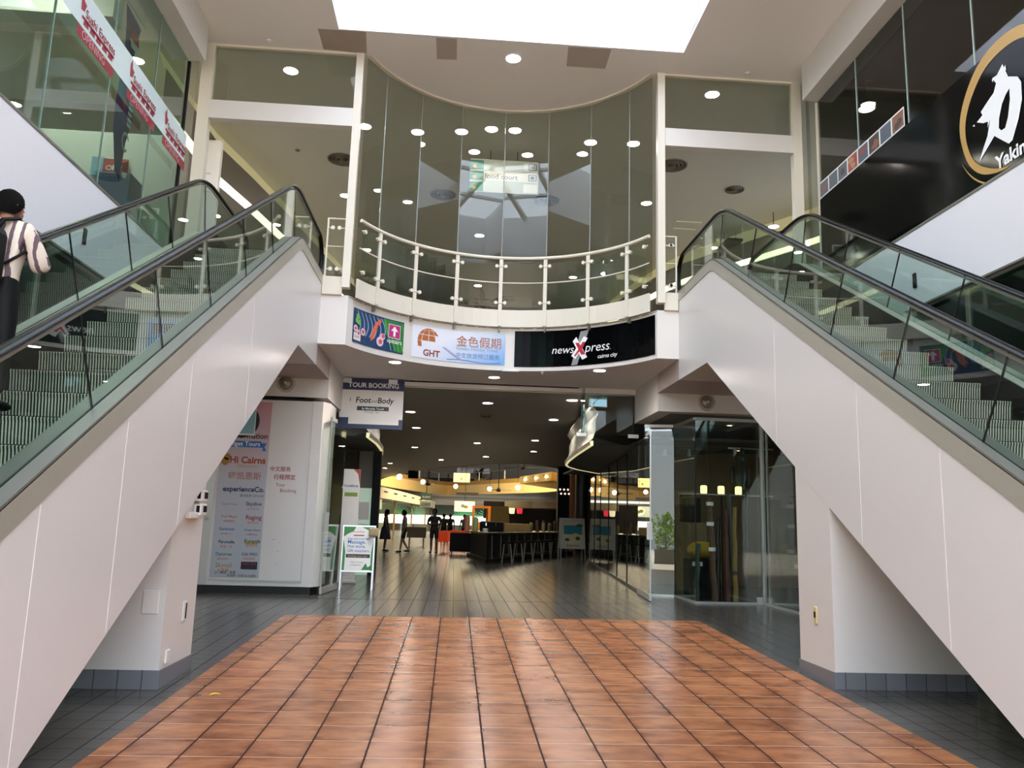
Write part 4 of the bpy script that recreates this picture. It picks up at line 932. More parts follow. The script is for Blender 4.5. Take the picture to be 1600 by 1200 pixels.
# banner stand and poster of the massage shop
r = thing('banner_stand', 'tall white pull-up banner of the massage shop behind the left glass door', 'banner', (-2.0, 17.3, 0))
m = MB(); m.box(-2.35, 17.3, .05, -2.0, 17.32, 2.35); m.build('banner', BOARD, r)
bf = plane((-2.35, 17.294, 0), (1, 0, 0), (0, 0, 1))
m = MB(); poly(m, bf, [(.2, 2.35), (.35, 2.35), (.35, 2.0), (.3, 2.25)]); m.build('red_corner', ink('terracotta', '#b0523a'), r)
m = MB(); put_text(m, 'Foot&Body', bf, .03, 1.98, width=.29, bold=.02); m.build('lettering', BLUE, r)
m = MB(); rect(m, bf, .04, 1.78, .31, 1.86); m.build('green_bar', ink('lime', '#7d9a3c'), r)
m = MB()
for i in range(22): rect(m, bf, .05, 1.15 - i * .05, .31 - .05 * (i % 3), 1.155 - i * .05)
m.build('text_lines', GREY, r)
m = MB(); m.bbox(-2.37, 17.24, .0, -1.98, 17.4, .05, .01); m.build('base', ALU, r)
# massage shop shell on the left: frame, mirror pane, green wall
r = thing('massage_shopfront', 'grey framed shopfront with a white notice board inside the left of the mall', 'shopfront', (-1.9, 19, 0))
m = MB(); m.box(-2.0, 19.8, 0, -1.82, 20.1, 2.95); m.build('post', MBLACK, r)
m = MB(); m.box(-2.35, 19.9, 2.05, -2.0, 20.0, 2.95); m.build('upper_panel', M('grey_panel', '#6f6a62', .6), r)
m = MB(); m.box(-2.35, 19.9, 0, -2.0, 20.0, 2.05); m.build('lower_panel', M('pale_green_panel_glow', '#b9d0bb', .5, emit=.25), r)  # lower panel brightened by emission, it is no lamp
m = MB(); m.box(-2.3, 19.87, 1.3, -2.05, 19.9, 1.72); m.box(-2.3, 19.87, .75, -2.05, 19.9, 1.2); m.build('notice', BOARD, r)
m = MB(); m.box(-2.9, 19.7, 0, -2.35, 19.9, 2.2); struct('wall_massage', m, M('olive_wall', '#55632a', .7, var=.1))
m = MB(); m.box(-6, 20.12, 0, -2.05, 20.3, 2.95); m.box(-6.1, 15.6, 0, -6.0, 20.2, 4.05); struct('wall_massage_back', m, M('massage_dark', '#4a4638', .7, var=.2))
# ------------------------------------------------------------------ flared cornices over the shopfronts
CORN = M('cornice_plaster', '#b9b5a6', .4, var=.05); GLEAM = M('cornice_gold_gleam', '#e3d9a4', .4, emit=.55)  # gleam along the lip put in as emission
def cornice(pts, sgn, n):
    # pts: plan line of the lower lip
    m = MB(); prof = [(0, 2.98), (-.02, 3.06), (.05, 3.12), (.11, 3.30), (.10, 3.50), (.16, 3.66), (.05, 3.80), (.10, 3.92), (.30, ZI)]
    N = normals([Vector(p) for p in pts]); rings = []
    for p, nn in zip(pts, N):
        nn = nn * (1 if nn.x * sgn > 0 else -1) * -1
        rings.append([(p[0] - nn.x * (d) * 1.0, p[1] - nn.y * d, z) for d, z in prof])
    m.loft(rings, closed=False, caps=False); struct('trim_cornice_' + n, m, CORN, True)
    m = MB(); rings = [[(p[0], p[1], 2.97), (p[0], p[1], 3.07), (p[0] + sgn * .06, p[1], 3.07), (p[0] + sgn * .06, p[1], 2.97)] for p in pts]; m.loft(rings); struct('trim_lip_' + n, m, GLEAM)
    m = MB(); m.strip([(p[0], p[1], 2.98) for p in pts], [(p[0] + sgn * 3.2, p[1] + .3, 3.10) for p in pts]); struct('ceiling_cornice_' + n, m, M('cornice_soffit', '#55524c', .6))
R_ = [(2.78, 13.9 + 2.75), (2.80, 17.5), (2.86, 19.5), (2.95, 21.3), (3.06, 22.6), (3.25, 23.5), (3.7, 24.6), (4.4, 25.8), (5.4, 27.4)]
cornice(R_, 1, 'right')
L_2 = [(-1.80, 16.65), (-1.76, 18.2), (-1.80, 19.8), (-1.92, 21.3), (-2.15, 22.6), (-2.6, 23.8), (-3.4, 25.2), (-4.6, 26.8)]
cornice(L_2, -1, 'left')
m = MB(); m.box(3.2, 19.0, 3.5, 3.23, 20.0, 3.56); struct('trim_vent', m, GAP)
# ------------------------------------------------------------------ recessed downlights
def downlight(loc, label, group=None, r=.11, mt=None):
    x, y, z = loc; R = thing('downlight', label, 'ceiling light', loc, group)
    m = MB(); m.lathe([(r + .025, 0), (r + .025, -.012), (r, -.018), (r - .01, -.004), (r - .01, 0)], loc, 20); m.build('trim_ring', BOARD, R, True)
    m = MB(); m.lathe([(.001, -.010), (r - .008, -.008), (r - .008, -.003), (.001, -.003)], loc, 20); m.build('lens', mt or LAMP, R)
    return R
def beam(o, w):
    lamp('downlight_beam', 'SPOT', tuple(Vector(o.location) + Vector((0, 0, -.03))), w, (1.0, .95, .87), .09, target=tuple(Vector(o.location) + Vector((0, 0, -3))), spot=rad(150))
base = downlight((.68, 15.66, ZS), 'middle round downlight under the white soffit over the entrance'); beam(base, 85)
for x, y, lb in ((2.57, 14.47, 'right round downlight under the soffit, just below the black newsagent sign'), (-1.18, 14.5, 'left round downlight under the soffit, just below the food picture sign')): beam(dup(base, (x, y, ZS), lb), 85)
col = {'left': [(-1.21, 20.53), (-1.23, 24.17), (-1.59, 30.96)], 'middle': [(.67, 18.44), (.71, 28.32), (1.26, 34.25)], 'right': [(2.5, 17.5), (2.52, 21.04), (2.59, 26.65), (2.96, 30.92)], 'far left': [(-.68, 37.02), (-3.29, 40.74), (-3.87, 44.75)]}
base2 = None
for w, L in col.items():
    for i, (x, y) in enumerate(L):
        lb = 'downlight in the grey mall ceiling, %s in the %s row from the entrance' % (('first', 'second', 'third', 'fourth')[i], w)
        if base2 is None: base2 = downlight((x, y, ZI - .002), lb, 'downlights in the mall ceiling', .12)
        else: dup(base2, (x, y, ZI - .002), lb, 'downlights in the mall ceiling')
# upper floor
dl = downlight((.71, 12.98, ZC), 'bright downlight in the high ceiling between skylight and curved glass', r=.13, mt=LAMPU)
UP = [(-3.31, 13.86, 'above the left transom pane'), (4.51, 13.73, 'above the right transom pane'), (-2.18, 15.84, 'behind the curved glass, first from the left'), (-1.09, 15.95, 'behind the curved glass, second from the left'), (-.17, 15.81, 'behind the curved glass, third from the left'),
      (.45, 15.62, 'behind the curved glass, over the left wire of the food court sign'), (.94, 15.61, 'behind the curved glass, over the right wire of the food court sign'), (2.58, 15.94, 'behind the curved glass, second from the right'), (3.49, 15.88, 'behind the curved glass, first from the right'),
      (-3.07, 19.61, 'in the lobby over the left escalator landing'), (4.52, 19.02, 'in the lobby left of the right escalator landing'), (-2.98, 23.77, 'far back in the lobby, seen through the left railing'), (7.85, 19.15, 'hanging in the lobby above the right escalator handrail'),
      (.4, 22.0, 'far back in the lobby, below the food court sign'), (.5, 27.0, 'deepest in the lobby, seen over the middle of the railing'), (3.6, 25.5, 'deep in the lobby, seen over the right part of the railing'), (-5.9, 18.5, 'in the lobby left of the left handrail')]
for x, y, w in UP:
    o = dup(dl, (x, y, 8.25 if x == -5.9 else (9.0 if x == 7.85 else ZC)), 'upper floor downlight ' + w, 'downlights of the upper floor')
    if x == 7.85: m = MB(); m.tube([(x, y, 9.01), (x, y, ZC)], .01, 6); m.build('hanger', MBLACK, o)
# lights of the upper left shop
for x, y, z, w in ((-5.9, 9.6, 8.6, 'nearest the big blue flag'), (-6.6, 11.6, 8.9, 'right of the big blue flag'), (-8.6, 9.2, 8.6, 'far back at the left'), (-6.4, 12.4, 9.2, 'highest at the right end')):
    o = dup(dl, (x, y, z), 'round lamp of the upper left shop behind the glass, ' + w, 'lamps of the upper left shop')
    for c in o.children: c.scale = (1.7, 1.7, 1)
    m = MB(); m.tube([(x, y, z + .01), (x, y, ZC)], .012, 6); m.build('hanger', ALU, o)
o = dup(dl, (6.75, 12.35, 8.5), 'bright lamp behind the dark glass of the upper right shop')
m = MB(); m.tube([(6.75, 12.35, 8.51), (6.75, 12.35, 9.1)], .012, 6); m.build('hanger', MBLACK, o)
wd = downlight((5.6, 16.2, 3.455), 'warm downlight in the corner shop ceiling near the glass', 'warm downlights of the corner shop', .06, WARM)
for x, y, w in ((5.0, 17.6, 'second row, left'), (6.4, 18.0, 'second row, middle'), (7.4, 16.6, 'right of the mullion'), (8.6, 17.4, 'far right')): dup(wd, (x, y, 3.115 if y > 16.6 else 3.455), 'warm downlight in the corner shop ceiling, ' + w, 'warm downlights of the corner shop')
for x, y, w in ((5.8, 21.5, 'nearest'), (6.4, 24, 'middle'), (6.0, 27, 'farthest')): dup(wd, (x, y, 3.115), 'warm downlight behind the long dark shopfront, %s of three' % w, 'warm downlights of the long shop')
for x, y, w in ((-3.2, 17.5, 'near'), (-4.4, 18.6, 'far')): 
    o = dup(wd, (x, y, 3.0), 'warm lamp of the massage shop left of the entrance, %s one' % w, 'warm lamps of the massage shop')
    m = MB(); m.tube([(x, y, 3.0), (x, y, 4.05)], .01, 6); m.build('hanger', MBLACK, o)
# round air diffusers
def diffuser(loc, label, s=1.0):
    R = thing('air_diffuser', label, 'air vent', loc); x, y, z = loc
    for i, r in enumerate((.30, .22, .14)):
        m = MB(); m.lathe([((r + .035) * s, 0), ((r + .02) * s, -.03 - .012 * i), (r * s, -.02 - .012 * i), ((r - .03) * s, 0)], loc, 24); m.build('ring', M('vent_grey', '#6f685c', .5), R, True)
    m = MB(); m.lathe([(.001, -.06), (.07 * s, -.055), (.08 * s, 0)], loc, 16); m.build('cone', M('vent_grey', '#6f685c', .5), R, True)
    m = MB(); m.lathe([(.001, -.004), (.3 * s, -.004), (.3 * s, -.002), (.001, -.002)], loc, 24); m.build('duct', GAP, R)
    return R
diffuser((-2.87, 17.5, ZC), 'round grey air diffuser in the ceiling above the left escalator landing')
diffuser((4.59, 16.8, ZC), 'round grey air diffuser in the ceiling above the right escalator landing')
diffuser((6.4, 17.9, ZC), 'smaller round air diffuser in the ceiling at the right of the lobby', .7)
diffuser((-.6, 19.2, ZC), 'round air diffuser behind the curved glass, left of the food court sign')
diffuser((2.0, 19.2, ZC), 'round air diffuser behind the curved glass, right of the food court sign')
r = thing('ceiling_speaker', 'round grey ceiling speaker in the middle row of the mall ceiling', 'speaker', (.71, 20.75, ZI))
m = MB(); m.lathe([(.14, 0), (.14, -.03), (.10, -.06), (.001, -.07)], (.71, 20.75, ZI), 18); m.build('grille', M('vent_grey', '#6f685c', .5), r, True)
m = MB(); m.bbox(.78, 14.74, ZS - .05, 1.10, 14.94, ZS, .012); tag(m.build('motion_sensor', BOARD), 'white door sensor box under the soffit edge', 'sensor')
m = MB(); m.lathe([(.03, 0), (.035, -.02), (.02, -.05), (.001, -.06)], (1.55, 14.9, ZS), 10); tag(m.build('sprinkler', ALU, None, True), 'tiny sprinkler head under the soffit right of the sensor box', 'sprinkler')
m = MB(); m.lathe([(.045, 0), (.05, -.015), (.001, -.04)], (4.9, 12.95, ZC), 12); tag(m.build('smoke_detector', BOARD, None, True), 'small smoke detector on the ceiling above the right transom', 'smoke detector')
m = MB(); m.lathe([(.045, 0), (.05, -.015), (.001, -.04)], (-3.5, 12.95, ZC), 12); tag(m.build('smoke_detector', BOARD, None, True), 'small smoke detector on the ceiling above the left transom', 'smoke detector')
# ------------------------------------------------------------------ hanging food court sign behind the curved glass
fy = 16.6
R = thing('hanging_sign', 'food court sign with green squares hanging on two wires behind the curved glass', 'sign', (.8, fy, 8.9))
def pz(x, y, Y): # photograph position on a plane at distance Y
    d = _X * 0; r = Vector((x - 800.0, -(y - 600.0), F)); w = Vector((r.dot(Vector((rm[0][0], rm[0][1], -rm[0][2]))), r.dot(Vector((rm[1][0], rm[1][1], -rm[1][2]))), r.dot(Vector((rm[2][0], rm[2][1], -rm[2][2])))))
    return Vector((0, 0, CAMZ)) + w * (Y / w.y)
a, b = pz(735, 247, fy), pz(841, 305, fy); x0, x1, z1, z0 = a.x, b.x, a.z, b.z
m = MB(); m.bbox(x0, fy, z0, x1, fy + .05, z1, .01); m.build('board', M('sign_grey', '#b9bfba', .4), R)
sf = plane((x0, fy - .004, z0), (x1 - x0, 0, 0), (0, 0, z1 - z0)); sl = lambda w: (lambda u, v, q=0: sf(u, v) + Vector((0, -w, 0)))
m = MB()
for i in range(3): rect(m, sl(.002), .0, .03 + i * .325, .20, .30 + i * .325)
m.build('green_square', M('sign_green', '#2f7a5c', .4, var=.15), R)
m = MB()
for i in range(3): disc(m, sl(.004), .07, .12 + i * .325, .03, 10, .06)
m.build('leaf_mark', GOLD, R)
m = MB(); rect(m, sl(.002), .205, .36, .98, .63); rect(m, sl(.002), .78, .04, .98, .30); rect(m, sl(.002), .78, .68, .98, .95); m.build('white_field', BOARD, R)
m = MB(); 
tf = plane((x0, fy - .012, z0), (1, 0, 0), (0, 0, 1))
put_text(m, 'food court', lambda u, v: tf(u, v), .215 * (x1 - x0), .41 * (z1 - z0), width=.48 * (x1 - x0)); m.build('lettering', M('sign_text', '#54585a', .5), R)
m = MB()
for v in (.40, .72): 
    for q in ((.85, v, .97, v + .02), (.85, v + .17, .97, v + .19), (.85, v, .862, v + .19), (.958, v, .97, v + .19)): rect(m, sl(.005), *q)
    disc(m, sl(.005), .91, v + .095, .03, 12, .05)
m.build('pictogram', INKB, R)
for px in (767, 809):
    p = pz(px, 240, fy); m = MB(); m.tube([(p.x, fy + .025, z1 - .02), (p.x, fy + .025, ZC)], .008, 6); m.build('wire', MBLACK, R)
# made-up palm behind the balcony glass, standing in for mirrored street palms
px, py, pz0 = .42, 15.9, 5.0
R = thing('palm_stand_in', 'made-up dark palm behind the curved glass, in place of a mirrored street palm', 'plant', (px, py, pz0))
m = MB(); m.lathe([(.001, 0), (.16, 0), (.2, .25), (.21, .3), (.18, .3), (.001, .28)], (px, py, pz0), 16); m.build('pot', MBLACK, R, True)
m = MB(); m.tube([(px, py, pz0 + .25), (px + .02, py, pz0 + .6)], [.04, .03], 8); m.build('stem', BR[1], R)
rg = random.Random(3)
for k in range(16):
    a = k * 2.4; ln = .45 + .25 * rg.random(); el = .55 + .7 * rg.random(); m = MB(); A = []; Bq = []
    for i in range(7):
        t = i / 6; r = ln * t; z = pz0 + .6 + ln * (sin(el) * t - .75 * t * t * .7); c = Vector((px + r * cos(a), py + r * sin(a), z)); s = Vector((-sin(a), cos(a), 0)) * (.05 * sin(PI * min(1, t + .08)) + .004)
        A.append(c + s); Bq.append(c - s + Vector((0, 0, .004)))
    m.strip(A, Bq)
    for i in range(1, 6):
        for sg in (-1, 1):
            c = (A[i] + Bq[i]) / 2; d = Vector((cos(a) * .6 - sin(a) * sg, sin(a) * .6 + cos(a) * sg, -.25)).normalized(); q = Vector((cos(a), sin(a), 0)) * .014
            m.add([c - q, c + q, c + d * .17], [(0, 1, 2)])
    m.build('frond', M('palm_green', '#1d2b1c', .5), R)
# white notice panel with an orange side by the left landing
R = thing('notice_board', 'white notice panel with an orange edge by the left escalator landing', 'notice board', (-4.65, 14.0, 6.0))
m = MB(); m.bbox(-4.80, 14.0, 5.0, -4.46, 14.12, 8.0, .01); m.build('board', BOARD, R)
m = MB(); m.box(-4.93, 14.0, 5.0, -4.80, 14.1, 8.02); m.build('orange_edge', M('orange_panel', '#b7653a', .5), R)
m = MB(); m.box(-4.72, 13.995, 7.35, -4.6, 14.0, 7.36); m.box(-4.72, 13.995, 7.0, -4.58, 14.0, 7.01); m.build('text_line', GREY, R)
# ------------------------------------------------------------------ things on and behind the left glazing
R = thing('window_banner', 'white window strip with red sushi shop lettering on the left upper glass', 'window sticker', (WL, 10, 7.1))
bf = plane((WL + .045, 12.62, 6.9), (0, -1, 0), (0, 0, 1))      # u runs towards the camera
bf = plane((WL + .045, 7.6, 6.93), (0, 1, 0), (0, 0, 1)); 
def bl(w): return lambda u, v, q=0: bf(u, v) + Vector((w, 0, 0))
m = MB(); rect(m, bl(0), 0, .0, 5.0, .46); m.build('white_strip', M('print_pale_aqua', '#cfdede', .4), R)
for i, u in enumerate((1.28, 2.72, 4.05)):
    m = MB(); put_text(m, 'Sushi Express', bl(.004), u + .14, .16, width=.82, bold=.02)
    m.build('lettering', MAROON, R)
    m = MB(); poly(m, bl(.004), [(u, .34), (u + .05, .44), (u + .08, .32), (u + .14, .30), (u + .1, .2), (u + .02, .18)]); m.build('emblem', MAROON, R)
    m = MB(); rect(m, bl(.004), u + .06, .10, u + .95, .14, 1)
    for k in range(5): poly(m, bl(.004), [(u + .1 + k * .17, .04), (u + .24 + k * .17, .05), (u + .22 + k * .17, .12), (u + .12 + k * .17, .11)])
    m.build('printed_row', MAROON, R)
    m = MB(); rect(m, bl(.002), u - .02, -.15, u + .98, -.01); m.build('red_bar', ink('deep_red', '#8f1a2c'), R)
    m = MB(); put_text(m, 'OPENING', bl(.005), u + .1, -.12, width=.62); m.build('lettering', ink('pale_pink', '#d9a0a4'), R)
# blue flag hanging inside
R = thing('hanging_flag', 'long navy flag with red and white marks hanging behind the left upper glass', 'flag', (-5.3, 11.7, 8.9))
m = MB(); fw = [(11.35, 12.05), (11.33, 12.02), (11.36, 12.0), (11.4, 11.98), (11.45, 12.0), (11.5, 11.98), (11.62, 12.0)]
zs = [8.85, 8.5, 8.1, 7.7, 7.3, 6.9, 6.3]; A = [(-5.2 + .05 * sin(i), a, z) for i, ((a, b), z) in enumerate(zip(fw, zs))]; Bq = [(-5.25 - .05 * sin(i * 1.3), b, z) for i, ((a, b), z) in enumerate(zip(fw, zs))]
m.strip(A, Bq); m.build('cloth', M('flag_navy', '#38539f', .7, var=.1), R, True)
ff = plane((-5.17, 11.45, 6.3), (0, 1, 0), (0, 0, 1))
m = MB(); 
for q in ([(.05, 2.3), (.38, 2.25), (.4, 2.1), (.1, 2.12)], [(.3, .18), (.5, .3), (.48, .1), (.32, .05)], [(.08, 1.0), (.2, 1.25), (.18, .95)]): poly(m, ff, q)
m.build('red_mark', RED, R)
m = MB(); 
for q in ([(.08, 2.1), (.42, 2.1), (.42, 2.0), (.14, 1.98)], [(.32, .05), (.5, .1), (.46, .0), (.34, -.02)]): poly(m, ff, q)
for v in (1.62, .52): 
    P_ = [(.32 + .13 * cos(t), v + .16 * sin(t)) for t in [.5 + k * .45 for k in range(12)]]; Q_ = [(.32 + .09 * cos(t), v + .11 * sin(t)) for t in [.5 + k * .45 for k in range(12)]]; m.strip([ff(*p) for p in P_], [ff(*p) for p in Q_])
for k in range(5): rect(m, ff, .3, .78 + k * .09, .44, .84 + k * .09)
m.build('white_mark', INKW, R)
m = MB(); m.tube([(-5.2, 11.3, 8.9), (-5.2, 12.1, 8.9)], .012, 6); m.tube([(-5.2, 11.4, 8.9), (-5.2, 11.4, ZC)], .004, 4); m.tube([(-5.2, 12.0, 8.9), (-5.2, 12.0, ZC)], .004, 4); m.build('rod', ALU, R)
# red open sign, counter and poster against the end wall of the shop
wy = 13.06
p0, p1 = pz(163, 248, wy), pz(199, 271, wy)
R = thing('open_sign', 'red OPEN sign on the end wall behind the left upper glass', 'sign', (p0.x, wy, p0.z))
m = MB(); m.box(p0.x, wy - .02, p1.z - .03, p1.x, wy, p0.z); m.build('board', ink('sign_red', '#b53a34'), R)
of = plane((p0.x, wy - .026, p1.z - .03), (1, 0, 0), (0, 0, 1)); W_ = p1.x - p0.x
m = MB(); put_text(m, 'OPEN', lambda u, v: of(u, v), .05, .06, width=W_ * .8, bold=.03); put_text(m, 'Come in', lambda u, v: of(u, v), .07, .29 * (p0.z - p1.z) / .3 * .6 + .12, width=W_ * .5); m.build('lettering', INKW, R)
q0, q1 = pz(158, 275, wy - .4), pz(200, 300, wy - .4)
m = MB(); m.bbox(q0.x, wy - .6, 5.3, q1.x + .1, wy - .1, q0.z, .02); tag(m.build('blue_counter', M('counter_blue', '#29476a', .5)), 'blue counter under the red OPEN sign behind the left glass', 'counter')
q0, q1 = pz(145, 245, wy), pz(160, 275, wy)
m = MB(); m.box(q0.x, wy - .02, q1.z, q1.x, wy, q0.z); tag(m.build('wall_poster', M('poster_blue', '#7fa8bf', .5, var=.3, scale=14)), 'pale blue poster left of the red OPEN sign', 'poster')
for i, (x, y, w) in enumerate(((-5.6, 8.9, 'left'), (-5.5, 9.25, 'middle'), (-5.4, 9.6, 'right'))):
    R = thing('pot_plant', 'small dark pot plant on the ledge behind the left glass, %s of three' % w, 'plant', (x, y, 5.3), 'pot plants on the left ledge')
    m = MB(); m.lathe([(.001, 0), (.12, 0), (.15, .25), (.001, .25)], (x, y, 5.3), 10); m.build('pot', MBLACK, R)
    m = MB(); rg = random.Random(i)
    for k in range(40): a, e_, l = rg.random() * 6.3, rg.random() * 1.5, .1 + .18 * rg.random(); c = Vector((x + l * cos(a) * cos(e_), y + l * sin(a) * cos(e_), 5.5 + l * sin(e_) * 1.4)); m.add([c, c + Vector((.05, .02, .03)), c + Vector((.01, .05, .05))], [(0, 1, 2)])
    m.build('foliage', M('palm_green', '#1d2b1c', .5), R)
# ------------------------------------------------------------------ grill restaurant sign and photo strip on the right glazing
gx = WR + .02
R = thing('restaurant_sign', 'big black restaurant sign with a gold brush ring and white brush character', 'sign', (WR, 8.2, 6.1))
m = MB(); m.box(gx, -3, 5.38, gx + .02, 12.6, 6.9); m.build('black_film', M('film_black', '#070a0b', .10, spec=.12), R)
def gpx(x, y, w=0.0):
    r = Vector((x - 800.0, -(y - 600.0), F)); v = Vector((r.dot(Vector((rm[0][0], rm[0][1], -rm[0][2]))), r.dot(Vector((rm[1][0], rm[1][1], -rm[1][2]))), r.dot(Vector((rm[2][0], rm[2][1], -rm[2][2])))))
    return Vector((0, 0, CAMZ)) + v * ((gx - .004 - w) / v.x)
# ring measured on the glass plane: centre and radii in metres along the wall
cy_, cz_ = 7.98, 6.14
m = MB(); n = 60; A = []; Bq = []
for k in range(n + 1):
    t = rad(-52) + rad(322) * k / n       # opening at the lower right
    wd = .055 + .05 * max(0, cos(t - rad(100))) * (1 if k < n else .2); wd *= min(1, (n - k) / 7 + .08, k / 4 + .1)
    ra = .77 + .005 * sin(7 * t); A.append((gx - .005, cy_ - (ra + wd) * cos(t), cz_ + (ra + wd) * sin(t) * .94)); Bq.append((gx - .005, cy_ - (ra - wd * .6) * cos(t), cz_ + (ra - wd * .6) * sin(t) * .94))
m.strip(A, Bq)
A = []; Bq = []
for k in range(18):
    t = rad(200) + rad(70) * k / 17; A.append((gx - .005, cy_ - .90 * cos(t), cz_ + .88 * sin(t))); Bq.append((gx - .005, cy_ - (.90 - .02 * sin(PI * k / 17)) * cos(t), cz_ + (.88 - .02 * sin(PI * k / 17)) * sin(t)))
m.strip(A, Bq); m.build('brush_ring', GOLD, R)
def trace(pts, w): return [gpx(1440 + x / 4, y / 4, w) for x, y in pts]
m = MB()
o1 = [(505, 400), (540, 478), (600, 478), (622, 510), (627, 620), (606, 740), (568, 875), (545, 898), (455, 850), (362, 1010), (385, 930), (412, 850), (428, 745), (412, 800), (414, 760), (385, 770), (345, 765), (380, 720), (370, 700), (415, 630), (450, 580), (465, 520), (440, 490), (470, 470)]
o2 = [(548, 552), (552, 620), (540, 730), (522, 800), (498, 815), (482, 800), (484, 740), (502, 650), (526, 590)]
from mathutils.geometry import tessellate_polygon
tr = tessellate_polygon([[Vector((x, y, 0)) for x, y in o1], [Vector((x, y, 0)) for x, y in o2]])
m.add(trace(o1 + o2, .004), [tuple(t) for t in tr])
for q in ([(512, 432), (522, 404), (530, 440)], [(318, 790), (330, 778), (332, 790)], [(438, 500), (446, 492), (446, 515)]): m.add(trace(q, .004), [(0, 1, 2)])
m.build('brush_character', INKW, R)
tfn = plane((gx - .008, 8.23, 5.455), (0, -1, 0), (0, 0, 1))
m = MB(); put_text(m, 'Yakiniku', lambda u, v: tfn(u, v), 0, 0, size=.22, bold=.03, sx=1.0); m.build('lettering', INKW, R)
m = MB(); m.add([(gx - .006, 7.62 + .06 * cos(t), 5.98 + .06 * sin(t)) for t in [k * PI / 6 for k in range(12)]], [tuple(range(12))]); m.build('red_seal', RED, R)
rg = random.Random(11)
FOOD = [ink('food_a', '#4a3a34'), ink('food_b', '#8a5a48'), ink('food_c', '#b98a6a'), ink('food_d', '#59616b'), ink('food_e', '#a8483a')]
pv = [12.58 - i * (12.58 - 9.97) / 8 for i in range(9)]
for i in range(8):
    P = thing('food_photo', 'food photo in the slanting strip on the right glass, %s from the far end' % ('first', 'second', 'third', 'fourth', 'fifth', 'sixth', 'seventh', 'last')[i], 'photo', (gx, pv[i], 6.94), 'food photos on the right glass')
    m = MB(); m.box(gx - .008, pv[i + 1] + .005, 6.905, gx - .002, pv[i] - .005, 7.19); m.build('card', INKW, P)
    m = MB(); m.box(gx - .010, pv[i + 1] + .02, 6.925, gx - .008, pv[i] - .02, 7.165); m.build('picture', FOOD[(i * 3) % 5 if i % 2 else 3], P)
    m = MB(); ym = (pv[i] + pv[i + 1]) / 2
    for k in range(4):
        cy2, cz2, rr = ym + rg.uniform(-.07, .07), 7.04 + rg.uniform(-.06, .06), rg.uniform(.03, .07)
        m.add([(gx - .011 - k * .0008, cy2 + rr * cos(t), cz2 + rr * sin(t) * .8) for t in [j * PI / 5 for j in range(10)]], [tuple(range(10))])
    m.build('dish', FOOD[(i * 2 + 1) % 5], P)

# fittings on the lobby ceiling at the right
def oz(x, y, z):
    r = Vector((x - 800.0, -(y - 600.0), F)); v = Vector((r.dot(Vector((rm[0][0], rm[0][1], -rm[0][2]))), r.dot(Vector((rm[1][0], rm[1][1], -rm[1][2]))), r.dot(Vector((rm[2][0], rm[2][1], -rm[2][2])))))
    return Vector((0, 0, CAMZ)) + v * ((z - CAMZ) / v.z)
for (xa, ya, xb, yb, w) in ((1057, 345, 1097, 346, 'upper'), (1052, 356, 1088, 356.5, 'lower')):
    a, b = oz(xa, ya, ZC), oz(xb, yb, ZC); m = MB(); m.box(a.x, a.y - .02, ZC - .03, b.x, a.y + .02, ZC); tag(m.build('ceiling_track', CREAM), 'thin pale ceiling track above the right escalator top, %s of the two lines' % w, 'light track')
a, b = oz(1137, 375, 9.0), oz(1172, 366, 9.0); R = thing('ceiling_cassette', 'dark rectangular panel hanging under the lobby ceiling by the right escalator', 'air unit', ((a.x + b.x) / 2, a.y, 9.0))
m = MB(); m.box(a.x, a.y, 9.0, b.x, a.y + .9, 9.07); m.build('panel', M('cassette_dark', '#2c332e', .5), R)
for x in (a.x + .06, b.x - .06): m = MB(); m.tube([(x, a.y + .4, 9.06), (x, a.y + .4, ZC)], .01, 6); m.build('hanger', DSTEEL, R)
p = oz(465, 234, ZC); m = MB(); m.lathe([(.05, 0), (.055, -.02), (.001, -.05)], p, 12); tag(m.build('smoke_detector', DSTEEL, None, True), 'small dark detector on the lobby ceiling below the left transom beam', 'smoke detector')
# fallen leaves on the floor
def leaf(x, y, rz, s, c, lb):
    m = MB(); z = zf(y) + .006; A = []; Bq = []
    for i in range(7):
        t = i / 6; w = s * .22 * sin(PI * (.08 + .9 * t)); px_, py_ = s * (t - .5), s * .18 * sin(PI * t); d = Vector((cos(rz), sin(rz), 0)); n = Vector((-sin(rz), cos(rz), 0)); o = Vector((x, y, z + .006 * sin(PI * t))) + d * px_ + n * py_
        A.append(o + n * w + Vector((0, 0, .006))); Bq.append(o - n * w)
    m.strip(A, Bq); o = m.build('fallen_leaf', M('leaf_' + c[1:], c, .5), None, True); tag(o, lb, 'leaf')
leaf(-1.93, 7.24, .5, .09, '#e0b21e', 'curled yellow leaf on the orange tiles near the left pillar')
leaf(-2.1, 7.55, 2.2, .05, '#2c211b', 'tiny dark leaf on the orange tiles above the yellow one')
leaf(-2.05, 7.2, 1.0, .05, '#2c211b', 'tiny dark leaf on the orange tiles left of the yellow one')
leaf(1.38, 10.4, .2, .05, '#2c211b', 'tiny dark leaf on the orange tiles right of the middle, near the grey floor')
